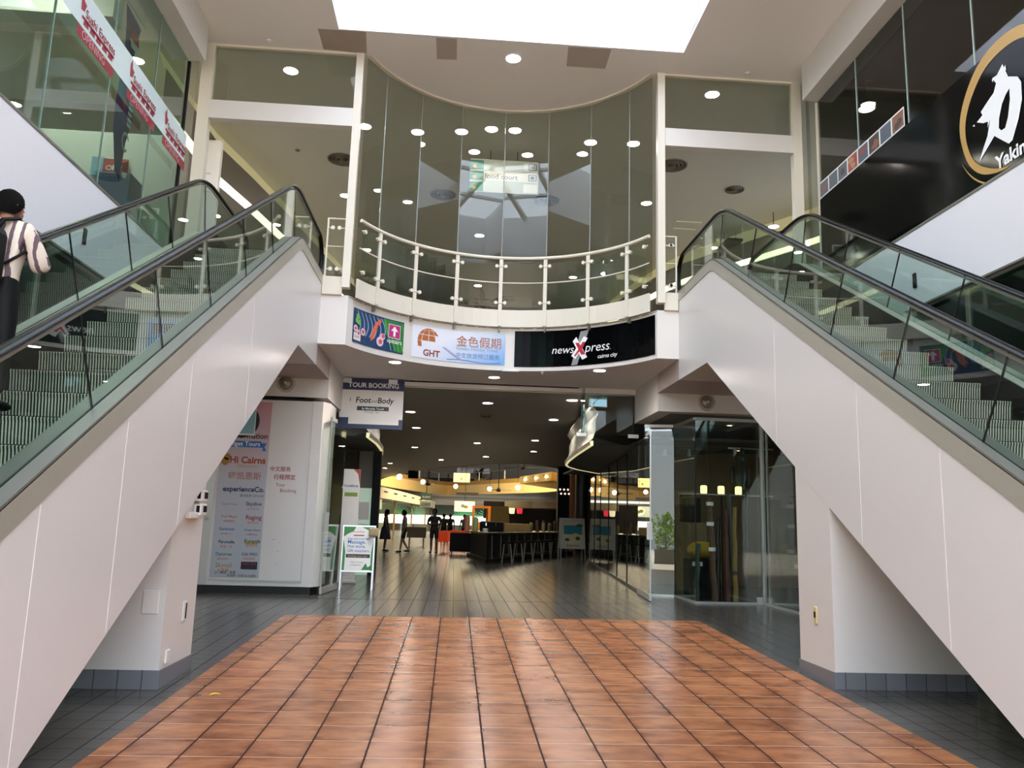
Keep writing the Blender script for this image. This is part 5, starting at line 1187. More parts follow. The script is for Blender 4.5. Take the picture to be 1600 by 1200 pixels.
# ------------------------------------------------------------------ far end of the mall: ring shops, bar, food hall
m = MB(); FL = [(-6.6, 38), (-5.4, 43), (-4.6, 50), (-3.9, 58), (-3.2, 68), (-2.5, 80), (-2.2, 92)]
m.strip([(x, y, 2.55) for x, y in FL], [(x, y, 3.25) for x, y in FL]); m.strip([(x, y, 3.25) for x, y in FL], [(x - .4, y, 3.3) for x, y in FL]); m.strip([(x, y, 2.55) for x, y in FL], [(x - .6, y, 2.5) for x, y in FL])
struct('trim_ring_fascia', m, M('ring_cream', '#d9cdb0', .6, var=.05), True)
m = MB()
for (a, b) in zip(FL[:-1], FL[1:]):
    for t in (.2, .7): p = Vector(a).lerp(Vector(b), t); q = Vector(a).lerp(Vector(b), t + .18); m.add([(p.x + .02, p.y, 2.95), (q.x + .02, q.y, 2.95), (q.x + .02, q.y, 3.03), (p.x + .02, p.y, 3.03)], [(0, 1, 2, 3)])
struct('trim_ring_vents', m, GAP)
RS = thing('ring_shopfront', 'greenish glazed shopfront curving round the left of the atrium', 'shopfront', (-5, 50, 0))
for i, (a, b) in enumerate(zip(FL[:-1], FL[1:])):
    m = MB(); m.strip([(a[0] - .3, a[1], 0), (b[0] - .3, b[1] - .1, 0)], [(a[0] - .3, a[1], 2.55), (b[0] - .3, b[1] - .1, 2.55)]); m.build('glass_pane', GSHOP, RS)
    m = MB(); m.box(b[0] - .36, b[1] - .05, 0, b[0] - .24, b[1] + .05, 2.55); m.build('post', M('ochre_post', '#a38b52', .5), RS)
m = MB(); m.strip([(x - 2.2, y, 0) for x, y in FL], [(x - 2.2, y, 2.55) for x, y in FL]); struct('wall_ring_shops', m, M('ring_shop_wall', '#586650', .7, var=.5, scale=.9))
for i, (x, y, c, w) in enumerate(((-6.3, 45, '#3c2a20', 'nearest'), (-5.6, 52, '#7fae92', 'second'), (-5.2, 58, '#d9d4b0', 'third'), (-4.6, 64, '#6d4a34', 'fourth'), (-4.2, 72, '#cfe0d0', 'farthest'))):
    m = MB(); m.bbox(x - .4, y - .5, 0, x + .4, y + .5, 1.5 + .2 * (i % 2), .03); tag(m.build('display_stand', M('stand_%d' % i, c, .6, emit=.3 if i in (1, 2, 4) else 0)), 'shop display block behind the curved left shopfront, %s of the row' % w, 'display stand', 'display blocks in the left ring shop')  # light put into the pale blocks as emission
# food hall: back wall with leaf mural, lit counters, menu board
R = thing('leaf_mural', 'dark mural of green palm leaves on the far food hall wall', 'mural', (2, 100, 2))
m = MB(); m.box(-3.0, 100, 1.85, 11, 100.25, 3.1); m.build('board', M('mural_dark', '#16281d', .5), R)
m = MB()
for cx_ in (1.4, 4.6):
    for k in range(13):
        t = rad(12 + k * 13); ln = 1.75 if cx_ > 2 else 1.5; a = Vector((cx_, 99.98, 1.75)); d = Vector((cos(t), 0, sin(t) * .75)); s = Vector((-sin(t), 0, cos(t))) * .06
        m.add([a + d * .3 - s * .4, a + d * ln - s * .2, a + d * ln + s * .9, a + d * .3 + s * .4], [(0, 1, 2, 3)])
m.build('leaf', M('mural_leaf_glow', '#57c582', .5, emit=.15), R)  # leaves brightened by a little emission in their green
m = MB(); m.box(-3, 96, 0, 11, 97, .75); tag(m.build('food_counter', M('counter_grey', '#6c6a62', .5)), 'long food hall counter at the far end of the mall', 'counter')
m = MB(); m.box(-2.4, 98.5, 0, 10.5, 98.6, 1.8); tag(m.build('lit_display', M('lit_display', '#fff6e2', .5, emit=1.5)), 'bright lit display above the far food counter', 'lit display')
R = thing('menu_board', 'hanging menu board with a white plate of food in the food hall', 'sign', (1.2, 70, 2.9))
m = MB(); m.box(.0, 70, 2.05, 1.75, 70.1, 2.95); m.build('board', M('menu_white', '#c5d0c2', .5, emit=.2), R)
m = MB(); mf = plane((.0, 69.98, 2.05), (1, 0, 0), (0, 0, 1)); disc(m, mf, .85, .45, .42, 18, .36); m.build('plate', M('menu_plate', '#f4f4ee', .5, emit=.25), R)
m = MB(); mf2 = plane((.0, 69.96, 2.05), (1, 0, 0), (0, 0, 1)); disc(m, mf2, .72, .5, .18, 12, .15); disc(m, mf2, 1.0, .42, .2, 12, .14); m.build('food', M('menu_food', '#8a8a3a', .5), R)
m = MB(); m.tube([(.9, 70.05, 2.95), (.9, 70.05, 10.2)], .02, 6); m.build('hanger', MBLACK, R)
for i, (x, y, z, wd, hh, c, w, tx) in enumerate(((-2.35, 56, 2.35, .85, .45, '#aab4ae', 'pale hanging shop sign left of the leaf mural', 'CAFE'), (-2.3, 55.5, 2.85, .75, .45, '#3e5a54', 'dark green hanging picture sign above the pale one', 'SUSHI'))):
    R = thing('hanging_sign', w, 'sign', (x, y, z)); m = MB(); m.bbox(x, y, z - hh / 2, x + wd, y + .06, z + hh / 2, .01); m.build('board', M('hs_%d' % i, c, .5), R)
    m = MB(); q = plane((x, y - .01, z - .1), (1, 0, 0), (0, 0, 1)); put_text(m, tx, lambda u, v: q(u, v), wd / 2, 0, width=wd * .7, align='C'); m.build('lettering', INKW if i else INKB, R)
    m = MB(); m.tube([(x + wd / 2, y + .03, z + hh / 2 - .01), (x + wd / 2, y + .03, 10.2)], .015, 6); m.build('hanger', MBLACK, R)
m = MB(); m.bbox(.1, 66, 3.35, 1.9, 66.3, 3.6, .02); tag(m.build('ceiling_unit', M('unit_brown', '#2b2018', .5)), 'dark air conditioning grille hanging below the far ceiling', 'air vent')
# gallery above the atrium
R = thing('gallery_railing', 'thin dark railing along the far edge of the atrium gallery', 'railing', (0, 80, 5.45))
fl = [p for p in HOLE if p[1] > 56 and p[0] < 6]; fl = sorted(fl, key=lambda p: math.atan2(p[0] - 1.9, p[1] - 50))
m = MB(); m.tube([(x, y, 6.3) for x, y in fl], .035, 6); m.build('top_rail', M('rail_grey', '#7b756a', .5), R)
for i, (x, y) in enumerate(fl):
    m = MB(); m.box(x - .05, y - .05, 5.45, x + .05, y + .05, 6.3); m.build('post', CREAM if i % 2 else MBLACK, R)
q = plane((.7, 85.5, 5.05), (1, 0, 0), (0, 0, 1))
R = thing('notice_banner', 'pale yellow notice board fixed to the atrium rim', 'sign', (.2, 83.9, 5))
m = MB(); p0, p1 = pz(709, 739, 72), pz(734, 754, 72); m.bbox(p0.x, 71.9, p1.z, p1.x, 72, p0.z, .02); m.build('board', M('notice_cream_glow', '#f0dc98', .5, emit=.25), R)  # extra light put into the cream board as emission
nf = plane((p0.x, 71.88, p1.z), (1, 0, 0), (0, 0, 1)); m = MB(); put_text(m, 'FOOD HALL', lambda u, v: nf(u, v), .2, .5, width=(p1.x - p0.x) * .7); disc(m, nf, .7, .3, .1, 8); m.build('lettering', M('notice_ink', '#8a7440', .5), R)
m = MB(); m.tube([((p0.x + p1.x) / 2, 71.95, p0.z - .02), ((p0.x + p1.x) / 2, 71.95, 10.2)], .02, 6); m.build('hanger', MBLACK, R)
R = thing('gallery_sign', 'long white shop sign with red letters above the gallery', 'sign', (0, 103, 6.6))
m = MB(); p0, p1 = pz(714, 731, 103), pz(765, 740, 103); m.box(p0.x, 103, p1.z, p1.x, 104, p0.z); m.build('board', M('gal_sign', '#b9b3b4', .5, emit=.15), R)
nf = plane((p0.x, 102.95, p1.z), (1, 0, 0), (0, 0, 1)); m = MB(); put_text(m, 'SPORT STORE', lambda u, v: nf(u, v), .4, .2, width=(p1.x - p0.x) * .75); m.build('lettering', ink('dull_red', '#8a4a48'), R)
m = MB(); m.box(-9, 102.5, 5.05, 14, 102.6, 5.9 + .6); struct('wall_gallery_shops', m, M('gallery_shops', '#1d1a18', .6, var=.4, scale=.6))
# lit soffit box with triangular cut outs hanging into the atrium
R = thing('atrium_bulkhead', 'yellow bulkhead with triangular lamp cut outs hanging into the atrium', 'bulkhead', (5.5, 48, 4.2))
p0, p1, p2, p3 = pz(812, 745, 50), pz(862, 737, 48), pz(862, 751, 48), pz(812, 756, 50)
m = MB(); m.prism([p0, p1, p2, p3], (4.5, 9, 0)); m.build('box', YELL, R)
m = MB(); 
for t in (.06, .40, .72):
    def L(u, v): return p0.lerp(p1, u).lerp(p3.lerp(p2, u), v) + Vector((-.02, -.06, 0))
    m.add([L(t, .25), L(t + .18, .3), L(t + .17, .85)], [(0, 1, 2)])
m.build('cut_out', M('cut_ochre', '#9a7a34', .6), R)
m = MB()
for t in (.14, .48, .80): c = p0.lerp(p1, t + .03).lerp(p3.lerp(p2, t + .03), .48) + Vector((0, -.1, 0)); m.ball(c, .09)
m.build('bulb', M('bulb_glow', '#fff2c8', .5, emit=6), R)
m = MB(); m.tube([p1.lerp(p2, .1) + Vector((1, 2, 0)), p1 + Vector((1, 2, 0)) + Vector((0, 0, 3))], .03, 6); m.build('hanger', MBLACK, R)
# pendant globes and ceiling fans of the atrium
for i, (x, y, px_) in enumerate(((624, 745, 60), (661, 753, 70), (712, 760, 75), (765, 764, 72), (809, 762, 66))):
    p = pz(x, y, px_); R = thing('globe_lamp', 'small white globe lamp on the yellow atrium rim, %s from the left' % ('first', 'second', 'third', 'fourth', 'fifth')[i], 'lamp', p, 'globe lamps on the atrium rim')
    m = MB(); m.ball(p, .2); m.build('globe', M('globe_glow', '#fff0cf', .5, emit=7), R, True)
    m = MB(); m.tube([p, (p.x, p.y, 10.2)], .012, 5); m.build('cord', MBLACK, R)
def fan(p, ln, label):
    R = thing('ceiling_fan', label, 'ceiling fan', p)
    m = MB(); m.tube([(p.x, p.y, p.z), (p.x, p.y, 10.2)], .03, 6); m.build('rod', MBLACK, R)
    m = MB(); m.lathe([(.001, -.12), (.14, -.1), (.16, 0), (.05, .2), (.001, .22)], p, 12); m.build('motor', MBLACK, R)
    for k in range(3):
        a = k * 2.094 + .3; d = Vector((cos(a), sin(a), 0)); s = Vector((-sin(a), cos(a), .15)) * .09
        m = MB(); q = p + Vector((0, 0, .02)); m.prism([q + d * .15 - s * .5, q + d * ln - s, q + d * ln + s, q + d * .15 + s * .5], (0, 0, .015)); m.build('blade', MBLACK, R)
fan(pz(779, 766, 58), .95, 'dark ceiling fan in the atrium, below the yellow bulkhead'); fan(pz(817, 731, 50), 1.5, 'dark ceiling fan in the atrium, in front of the yellow bulkhead'); fan(pz(669, 756, 52), .4, 'small dark ceiling fan in the left of the atrium')
p = pz(647, 742, 47); R = thing('hanging_speaker', 'black box loudspeaker hanging at the left of the atrium', 'speaker', p)
m = MB(); m.bbox(p.x - .33, p.y - .25, p.z - .2, p.x + .25, p.y + .25, p.z + .25, .03); m.build('box', MBLACK, R); m = MB(); m.tube([(p.x, p.y, p.z + .2), (p.x, p.y, 10.2)], .02, 6); m.build('rod', MBLACK, R)
R = thing('gallery_palm', 'dark palm standing on the atrium gallery', 'plant', (2.8, 92, 5.05)); rg = random.Random(5)
m = MB(); m.lathe([(.001, 0), (.5, 0), (.7, 1.0), (.001, 1.0)], (2.8, 92, 5.05), 12); m.build('pot', YELL2, R)
m = MB()
for k in range(18):
    a, el = k * 2.4, .3 + 1.1 * rg.random(); A = [Vector((2.8, 92, 6.0)) + Vector((cos(a) * cos(el), sin(a) * cos(el), sin(el) - .5 * t * t)) * (2.4 * t) for t in (0, .25, .5, .75, 1)]; s = Vector((-sin(a), cos(a), 0))
    m.strip([p_ + s * .16 * (1 - .8 * i / 4) for i, p_ in enumerate(A)], [p_ - s * .16 * (1 - .8 * i / 4) for i, p_ in enumerate(A)])
m.build('fronds', M('palm_green', '#1d2b1c', .5), R)
# columns
for x, y, r_, mt, lb in ((7.0, 46, .75, M('column_brown', '#6b3d1c', .5, var=.15), 'round brown column right of the bar'), (5.9, 37.5, .32, BR[0], 'slim dark column in front of the right shops')):
    m = MB(); m.lathe([(r_, 0), (r_, 4.05)], (x, y, 0), 20); tag(m.build('column', mt, None, True), lb, 'column')
R = thing('column', 'square black column with round lights near its top', 'column', (6.3, 39, 0))
p0, p1 = pz(872, 760, 39), pz(890, 760, 39); m = MB(); m.box(p0.x, 39, 0, p1.x, 39.5, 4.05); m.build('shaft', MBLACK, R)
m = MB()
for i in range(3):
    for j in range(2): m.ball((p0.x + .1 + i * .19 + .05 * j, 38.97, 2.95 - j * .2), .05, .02, .05, 8, 6)
m.build('dot_lights', M('dot_glow', '#fff0d8', .5, emit=.7), R)
# ------------------------------------------------------------------ bar counter with things on it
R = thing('bar_counter', 'long dark bar counter with panelled front in the middle of the mall', 'counter', (1.2, 26.9, 0))
BP = [Vector((1.11, 26.75)), Vector((5.15, 36.2)), Vector((3.9, 36.9)), Vector((.66, 31.4))]
def offp(P, d):
    out = []
    for i in range(len(P)):
        a, b, c = P[i - 1], P[i], P[(i + 1) % len(P)]; n1 = Vector(((b - a).y, -(b - a).x)).normalized(); n2 = Vector(((c - b).y, -(c - b).x)).normalized(); k = (n1 + n2).normalized(); out.append(b + k * d / max(.4, k.dot(n1)))
    return out
m = MB(); m.prism([(p.x, p.y, .1) for p in BP], (0, 0, .82)); m.build('body', M('bar_black', '#15130f', .45), R)
m = MB(); m.prism([(p.x, p.y, 0) for p in offp(BP, .12)], (0, 0, .13)); m.build('plinth', M('bar_plinth', '#2a221a', .5), R)
m = MB(); m.prism([(p.x, p.y, .92) for p in offp(BP, .2)], (0, 0, .06)); m.build('counter_top', M('bar_top', '#2d2b28', .25), R)
d = (BP[1] - BP[0]); n = Vector((d.y, -d.x)).normalized()
for k in range(12):
    p = BP[0] + d * (k + .5) / 12; q = p + d.normalized() * .03; m = MB(); m.prism([(p + n * .0).to_tuple() + (.12,), q.to_tuple() + (.12,), (q + n * .03).to_tuple() + (.12,), (p + n * .03).to_tuple() + (.12,)], (0, 0, .78)); m.build('panel_rib', DSTEEL, R)
m = MB(); m.tube([(BP[0] + n * .2).to_tuple() + (.16,), (BP[1] + n * .2).to_tuple() + (.16,)], .02, 6); m.build('foot_rail', M('brass', '#8a6a3a', .3, .8), R)
def stool(x, y):
    T = thing('bar_stool', '', 'stool', (x, y, 0), 'bar stools along the counter')
    m = MB(); m.lathe([(.001, .62), (.17, .62), (.18, .65), (.17, .69), (.001, .70)], (x, y, 0), 14); m.build('seat', MBLACK, T, True)
    for sx in (-1, 1):
        for sy in (-1, 1): m = MB(); m.tube([(x + sx * .10, y + sy * .10, .63), (x + sx * .17, y + sy * .17, 0)], .014, 6); m.build('leg', DSTEEL, T)
    m = MB(); m.lathe([(.15, .25), (.16, .26), (.15, .27), (.14, .26), (.15, .25)], (x, y, 0), 14); m.build('foot_ring', DSTEEL, T)
    return T
s0 = None
for k in range(8):
    p = BP[0] + d * (k + .7) / 9 + n * .42
    lb = 'black bar stool in front of the dark bar, %s from its near corner' % ('first', 'second', 'third', 'fourth', 'fifth', 'sixth', 'seventh', 'eighth')[k]
    if s0 is None: s0 = stool(p.x, p.y); s0['label'] = lb
    else: dup(s0, (p.x, p.y, 0), lb)
def on_bar(t, back): return BP[0] + d * t - n * back
zb = .98
R = thing('orange_stand', 'bright orange framed juice stand on the left end of the bar', 'stand', (.9, 30, 0))
p0, p1 = pz(737, 826, 31.0), pz(767, 791, 31.0)
def ob(a, b, c, e, nm, mt=None): m = MB(); m.bbox(p0.x + (p1.x - p0.x) * a, 31.0, p0.z + (p1.z - p0.z) * b, p0.x + (p1.x - p0.x) * c, 31.12, p0.z + (p1.z - p0.z) * e, .01); m.build(nm, mt or M('orange_paint_glow', '#e07a18', .45, emit=.35), R)  # orange paint brightened by emission
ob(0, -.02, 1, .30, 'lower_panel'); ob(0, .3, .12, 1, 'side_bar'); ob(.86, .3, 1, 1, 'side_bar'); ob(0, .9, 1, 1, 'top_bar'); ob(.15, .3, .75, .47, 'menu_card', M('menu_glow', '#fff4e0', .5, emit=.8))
m = MB(); m.box(p0.x, 31.02, .97, p0.x + .08, 31.1, p0.z); m.box(p1.x - .08, 31.02, .97, p1.x, 31.1, p0.z); m.build('leg', M('orange_paint_glow', '#e07a18', .45), R)
BX = M('carton', '#b09254', .6, var=.08)
for i, (t, w_, hh, lb) in enumerate(((.36, .35, .3, 'small tan carton on the bar, left of the row'), (.42, .55, .3, 'tan carton on the bar, middle of the row'), (.50, .65, .3, 'tan carton on the bar, right of the row'))):
    p = on_bar(t, .55); m = MB(); m.bbox(p.x - w_ / 2, p.y - .2, zb, p.x + w_ / 2, p.y + .2, zb + hh, .01); tag(m.build('carton', BX), lb, 'box', 'cartons on the bar')
p = on_bar(.45, 1.35); m = MB(); m.prism([(p.x - .5, p.y, zb), (p.x + .5, p.y, zb), (p.x + .4, p.y, zb + .95), (p.x - .4, p.y, zb + .95)], (0, .4, 0)); tag(m.build('wicker_bin', M('wicker', '#75602a', .8, var=.2, scale=20)), 'tall tapered tan bin standing behind the cartons on the bar', 'bin')
p = on_bar(.27, .9); R = thing('coffee_machine', 'black coffee machine on the bar beside the orange stand', 'coffee machine', (p.x, p.y, zb))
m = MB(); m.bbox(p.x - .42, p.y - .25, zb, p.x + .42, p.y + .25, zb + .34, .04); m.build('body', MBLACK, R)
m = MB(); m.box(p.x - .38, p.y - .2, zb + .34, p.x + .38, p.y + .2, zb + .36); m.build('cup_tray', DSTEEL, R)
for dx in (-.2, .15): m = MB(); m.lathe([(.03, 0), (.03, -.1), (.001, -.1)], (p.x + dx, p.y - .28, zb + .3), 8); m.build('spout', CHROME, R)
for i in range(9):
    p = on_bar(.60 + .043 * i, .5 + .12 * (i % 2)); m = MB(); hh = .26 + .1 * (i % 3); m.lathe([(.001, 0), (.07, 0), (.075, hh * .8), (.05, hh), (.001, hh)], (p.x, p.y, zb), 10)
    tag(m.build('glass_jar', M('jar_%d' % (i % 3), ('#8a7a4a', '#b7a878', '#5c4a26')[i % 3], .3), None, True), 'tall jar on the bar, number %d of the row counted from the cartons' % (i + 1), 'jar', 'jars on the bar')
for i, (t, b_, hh, c, lb) in enumerate(((.07, .5, .12, '#e8e4da', 'white bowl on the bar by the orange stand'), (.10, 1.0, .5, '#a9d08a', 'pale green bottle standing on the bar'), (.05, 1.1, .55, '#c98a6a', 'tall pink cup dispenser on the bar'))):
    p = on_bar(t + .04, b_); m = MB(); m.lathe([(.001, 0), (.09, 0), (.10, hh * .85), (.06, hh), (.001, hh)], (p.x, p.y, zb), 12); tag(m.build(('bowl', 'bottle', 'dispenser')[i], M('bar_item_%d' % i, c, .4), None, True), lb, ('bowl', 'bottle', 'dispenser')[i])
# kitchen bulkhead and red lamps behind the bar
m = MB(); A = [(3.2, 52), (3.9, 50.5), (5.0, 49.8), (6.4, 49.9), (7.2, 51)]; m.strip([(x, y, 2.2) for x, y in A], [(x, y, 2.62) for x, y in A]); m.strip([(x, y, 2.2) for x, y in A], [(x, y + 3, 2.2) for x, y in A]); m.strip([(x, y, 2.62) for x, y in A], [(x, y + 3, 2.62) for x, y in A]); struct('trim_kitchen_band', m, M('band_silver', '#a39a84', .35, .3), True)
m = MB(); m.box(1.9, 53, 0, 9, 53.2, 2.62); struct('wall_kitchen', m, M('kitchen_dark', '#1f1b17', .6, var=.5, scale=1.5))
for i, (x, c, w) in enumerate(((800, '#e8d8b0', 'cream'), (812, '#c8323a', 'red'))):
    p = pz(x, 795, 51.5); m = MB(); m.lathe([(.001, -.32), (.16, -.3), (.19, 0), (.15, .3), (.001, .32)], p, 12); m.tube([(p.x, p.y, p.z + .3), (p.x, p.y, 2.22)], .012, 5)
    tag(m.build('paper_lantern', M('lantern_%d' % i, c, .5, emit=.8), None, True), '%s paper lantern hanging over the kitchen behind the bar' % w, 'lantern')
# seating by the bar
def chair(x, y, rz, mt):
    T = thing('cafe_chair', '', 'chair', (0, 0, 0), 'orange chairs by the bar')
    m = MB(); m.bbox(-.21, -.21, .43, .21, .21, .46, .01); m.build('seat', mt, T)
    m = MB(); m.bbox(-.21, -.22, .46, .21, -.19, .88, .01); m.build('backrest', mt, T)
    for sx in (-1, 1):
        for sy in (-1, 1): m = MB(); m.tube([(sx * .18, sy * .18, .44), (sx * .21, sy * .21, 0)], .014, 6); m.build('leg', mt, T)
    T.location = (x, y, 0); T.rotation_euler = (0, 0, rz); return T
OR = M('chair_orange_glow', '#e0481c', .4, emit=.15)  # slight emission lifts the orange, the chairs are no lamps
c0 = None
for i, (cpx, y, rz, w) in enumerate(((689, 34.4, .3, 'nearest the man in black'), (698, 35.6, -.2, 'second from the man in black'), (709, 36.8, 2.9, 'third from the man in black'), (719, 38.4, 1.2, 'fourth from the man in black'), (729, 37.2, -.5, 'next to the end of the bar'), (704, 39.6, 2.2, 'at the back of the cluster'))):
    x = pz(cpx, 850, y).x
    lb = 'bright orange cafe chair, ' + w
    if c0 is None: c0 = chair(x, y, rz, OR); c0['label'] = lb
    else: dup(c0, (x, y, 0), lb, None, rz)
R = thing('armchair', 'black tub armchair at the left end of the bar', 'armchair', (.25, 33, 0))
m = MB(); m.bbox(-.1, 32.6, .12, .7, 33.3, .45, .05); m.build('seat', MBLACK, R); m = MB(); m.bbox(-.12, 32.5, .12, .72, 32.65, .86, .05); m.build('backrest', MBLACK, R)
for sx in (-.1, .62): m = MB(); m.bbox(sx, 32.6, .3, sx + .1, 33.3, .66, .03); m.build('armrest', MBLACK, R)
for sx in (-.05, .62):
    for sy in (32.6, 33.2): m = MB(); m.box(sx, sy, 0, sx + .05, sy + .05, .13); m.build('leg', DSTEEL, R)
R = thing('bench', 'pale timber bench by the left shops of the atrium', 'bench', (-1.9, 41, 0))
m = MB(); m.bbox(-2.3, 41, .42, -1.35, 41.5, .95, .02); m.build('seat', M('bench_wood', '#6f6450', .6), R)
for x in (-2.2, -1.5): m = MB(); m.box(x, 41.1, 0, x + .06, 41.4, .42); m.build('leg', DSTEEL, R)
# ------------------------------------------------------------------ people
def skin(chains, root, sub=2):
    """chains: list of lists of ((x,y,z), r); points with the same position are shared"""
    vs, rs, es, idx = [], [], [], {}
    for ch in chains:
        prev = None
        for co, r in ch:
            k = tuple(round(c, 4) for c in co)
            if k not in idx: idx[k] = len(vs); vs.append(co); rs.append(r)
            i = idx[k]
            if prev is not None and prev != i: es.append((prev, i))
            prev = i
    me = bpy.data.meshes.new('s'); me.from_pydata(vs, es, []); o = bpy.data.objects.new('s', me); COL.objects.link(o)
    md = o.modifiers.new('skin', 'SKIN'); md.use_smooth_shade = True
    sd = o.modifiers.new('sub', 'SUBSURF'); sd.levels = sub; sd.render_levels = sub
    for i, v in enumerate(me.skin_vertices[0].data):
        r = rs[i]; v.radius = r if isinstance(r, tuple) else (r, r); v.use_root = (i == idx[tuple(round(c, 4) for c in root)])
    dg = bpy.context.evaluated_depsgraph_get(); dg.update()
    out = bpy.data.meshes.new_from_object(o.evaluated_get(dg)); bpy.data.objects.remove(o); bpy.data.meshes.remove(me)
    vv = [v.co.copy() for v in out.vertices]; ff = [tuple(p.vertices) for p in out.polygons]; bpy.data.meshes.remove(out)
    return vv, ff
SKIN = M('skin_tone', '#8a5e46', .55); SKIN2 = M('skin_silhouette', '#4a3226', .55); HAIR = M('hair_black', '#070505', .85, spec=.12, bump=.6, scale=60)  # second skin tone carries the far figures' backlit darkness
def person(label, loc, rz, H, arms, legs, top, bottom, skin_m=SKIN, sleeves='short', shorts=False, skirt=False, head_turn=0.0, extra=None, lean=0.0, hair_long=False, female=False):
    R = thing('person', label, 'person', loc); R.rotation_euler = (0, 0, rz); ORG[R.name] = Vector((0, 0, 0)); R.scale = (H / 1.7,) * 3
    sw = .165 if female else .185
    pel = (0, 0, .92); wai = (0, .01, 1.06); che = (0, .015 + lean * .5, 1.26); nb = (0, .0 + lean, 1.42); nk = (0, .02 + lean, 1.49); h0 = (0, .035 + lean, 1.55)
    SH = {s: (s * sw, -.01 + lean, 1.385) for s in (-1, 1)}; HP = {s: (s * .085, 0, .86) for s in (-1, 1)}
    ch = [[(pel, (.14, .105)), (wai, (.125, .095)), (che, (.15, .11)), (nb, (.075, .065)), (nk, .052), (h0, .055)]]
    up, fo, ha = arms; AR = {}
    for s in (-1, 1):
        e, w = Vector(arms[0][s]), Vector(arms[1][s]); d = (w - e).normalized(); side = Vector((d.y, -d.x, 0)); side = side.normalized() if side.length > .05 else Vector((0, 1, 0))
        palm = w + d * .05; kn = w + d * .09
        ch.append([(che, (.15, .11)), (SH[s], .056), (tuple(Vector(SH[s]).lerp(e, .5)), .047), (tuple(e), .038), (tuple(e.lerp(w, .35)), .038), (tuple(w), .025), (tuple(palm), (.034, .02))])
        nrm = d.cross(side).normalized()
        for q, ln in ((-.027, .062), (-.009, .075), (.009, .07), (.027, .055)):
            a = kn + side * q; b = a + d * ln * .55 - nrm * .008; c = a + d * ln - nrm * .025
            ch.append([(tuple(palm), (.034, .02)), (tuple(a), .010), (tuple(b), .0085), (tuple(c), .0075)])
        t0 = w + d * .025 - side * .03 * s; t1 = t0 + d * .035 - side * .02 * s; ch.append([(tuple(palm), (.034, .02)), (tuple(t0), .011), (tuple(t1), .009)])
        AR[s] = (e, w)
        kx, ax = Vector(legs[0][s]), Vector(legs[1][s])
        ch.append([(pel, (.14, .105)), (HP[s], .088), (tuple(Vector(HP[s]).lerp(kx, .5)), .072), (tuple(kx), .052), (tuple(kx.lerp(ax, .3)), .052), (tuple(ax), .034), (tuple(ax + Vector((s * .012, .05, -.045))), .038), (tuple(ax + Vector((s * .02, .14, -.055))), .028)])
    v, f = skin(ch, pel, 2)
    mb = MB(); mb.add(v, f)
    # head with face, ears
    hc = Vector((0, .045 + lean, 1.60)); rot = Matrix.Rotation(head_turn, 3, 'Z')
    hv = MB(); hv.ball((0, 0, 0), .076, .093, .115, 18, 12)
    hv.ball((0, .055, -.055), .05, .045, .05, 12, 8)
    hv.loft([[(-.008, .086, .025), (.008, .086, .025), (.006, .09, .03)], [(-.016, .092, -.02), (.016, .092, -.02), (0, .116, -.016)]])
    for s in (-1, 1): hv.ball((s * .078, -.005, -.005), .012, .02, .032, 8, 6)
    hv.ball((0, .094, -.055), .022, .008, .007, 10, 6)
    b0 = len(mb.v); mb.add([rot @ Vector(q) + hc for q in hv.v], hv.f)
    body = mb.build('body', skin_m, R, True)
    ev = MB()
    for s in (-1, 1): ev.ball((s * .03, .083, .012), .012, .008, .007, 8, 6)
    e_ = MB(); e_.add([rot @ Vector(q) + hc for q in ev.v], ev.f); e_.build('eyes', M('eye_dark', '#120d0b', .3), R)
    hh = MB(); n = 18; rings = []
    for j in range(9):
        t = j / 8 * 2.25; ring = []
        for i in range(n):
            a = 2 * PI * i / n; front = max(0, sin(a)); tt = min(t, 2.25 - 1.25 * front ** 1.2)
            k_ = 1 + .05 * sin(7 * a + 3 * tt) * sin(tt); ring.append((.094 * max(sin(tt), .8 if tt > 1.2 else 0) * k_ * cos(a), .110 * max(sin(tt), .82 if tt > 1.2 else 0) * k_ * sin(a) - .008, .132 * cos(tt)))
        rings.append(ring)
    hh.loft(rings, caps=False)
    if hair_long: hh.ball((0, -.075, -.10), .07, .05, .16, 12, 8)
    h_ = MB(); h_.add([rot @ Vector(q) + hc for q in hh.v], hh.f); h_.build('hair', HAIR, R, True)
    # shirt
    g = .022; tc = [[((0, 0, .82), (.175, .14)), ((0, 0, .92), (.165, .13)), (wai, (.125 + g, .098 + g)), (che, (.15 + g, .112 + g)), ((0, lean, 1.40), (.085, .078)), ((0, .01 + lean, 1.445), (.06, .058))]]
    for s in (-1, 1):
        e, w = AR[s]; S_ = Vector(SH[s])
        if sleeves == 'none': tc.append([(che, (.15 + g, .112 + g)), (tuple(S_ * .92 + Vector((0, 0, .1))), .055)])
        elif sleeves == 'short': tc.append([(che, (.15 + g, .112 + g)), (SH[s], .07), (tuple(S_.lerp(e, .45)), .068), (tuple(S_.lerp(e, .72)), .066)])
        elif sleeves == 'loose': tc.append([(che, (.15 + g, .112 + g)), (SH[s], .078), (tuple(S_.lerp(e, .5)), .082), (tuple(e), .08), (tuple(e.lerp(w, .45)), .07)])
        else: tc.append([(che, (.15 + g, .112 + g)), (SH[s], .068), (tuple(S_.lerp(e, .5)), .06), (tuple(e), .05), (tuple(e.lerp(w, .9)), .036)])
    v, f = skin(tc, che, 2); mb = MB(); mb.add(v, f); mb.build('shirt', top, R, True)
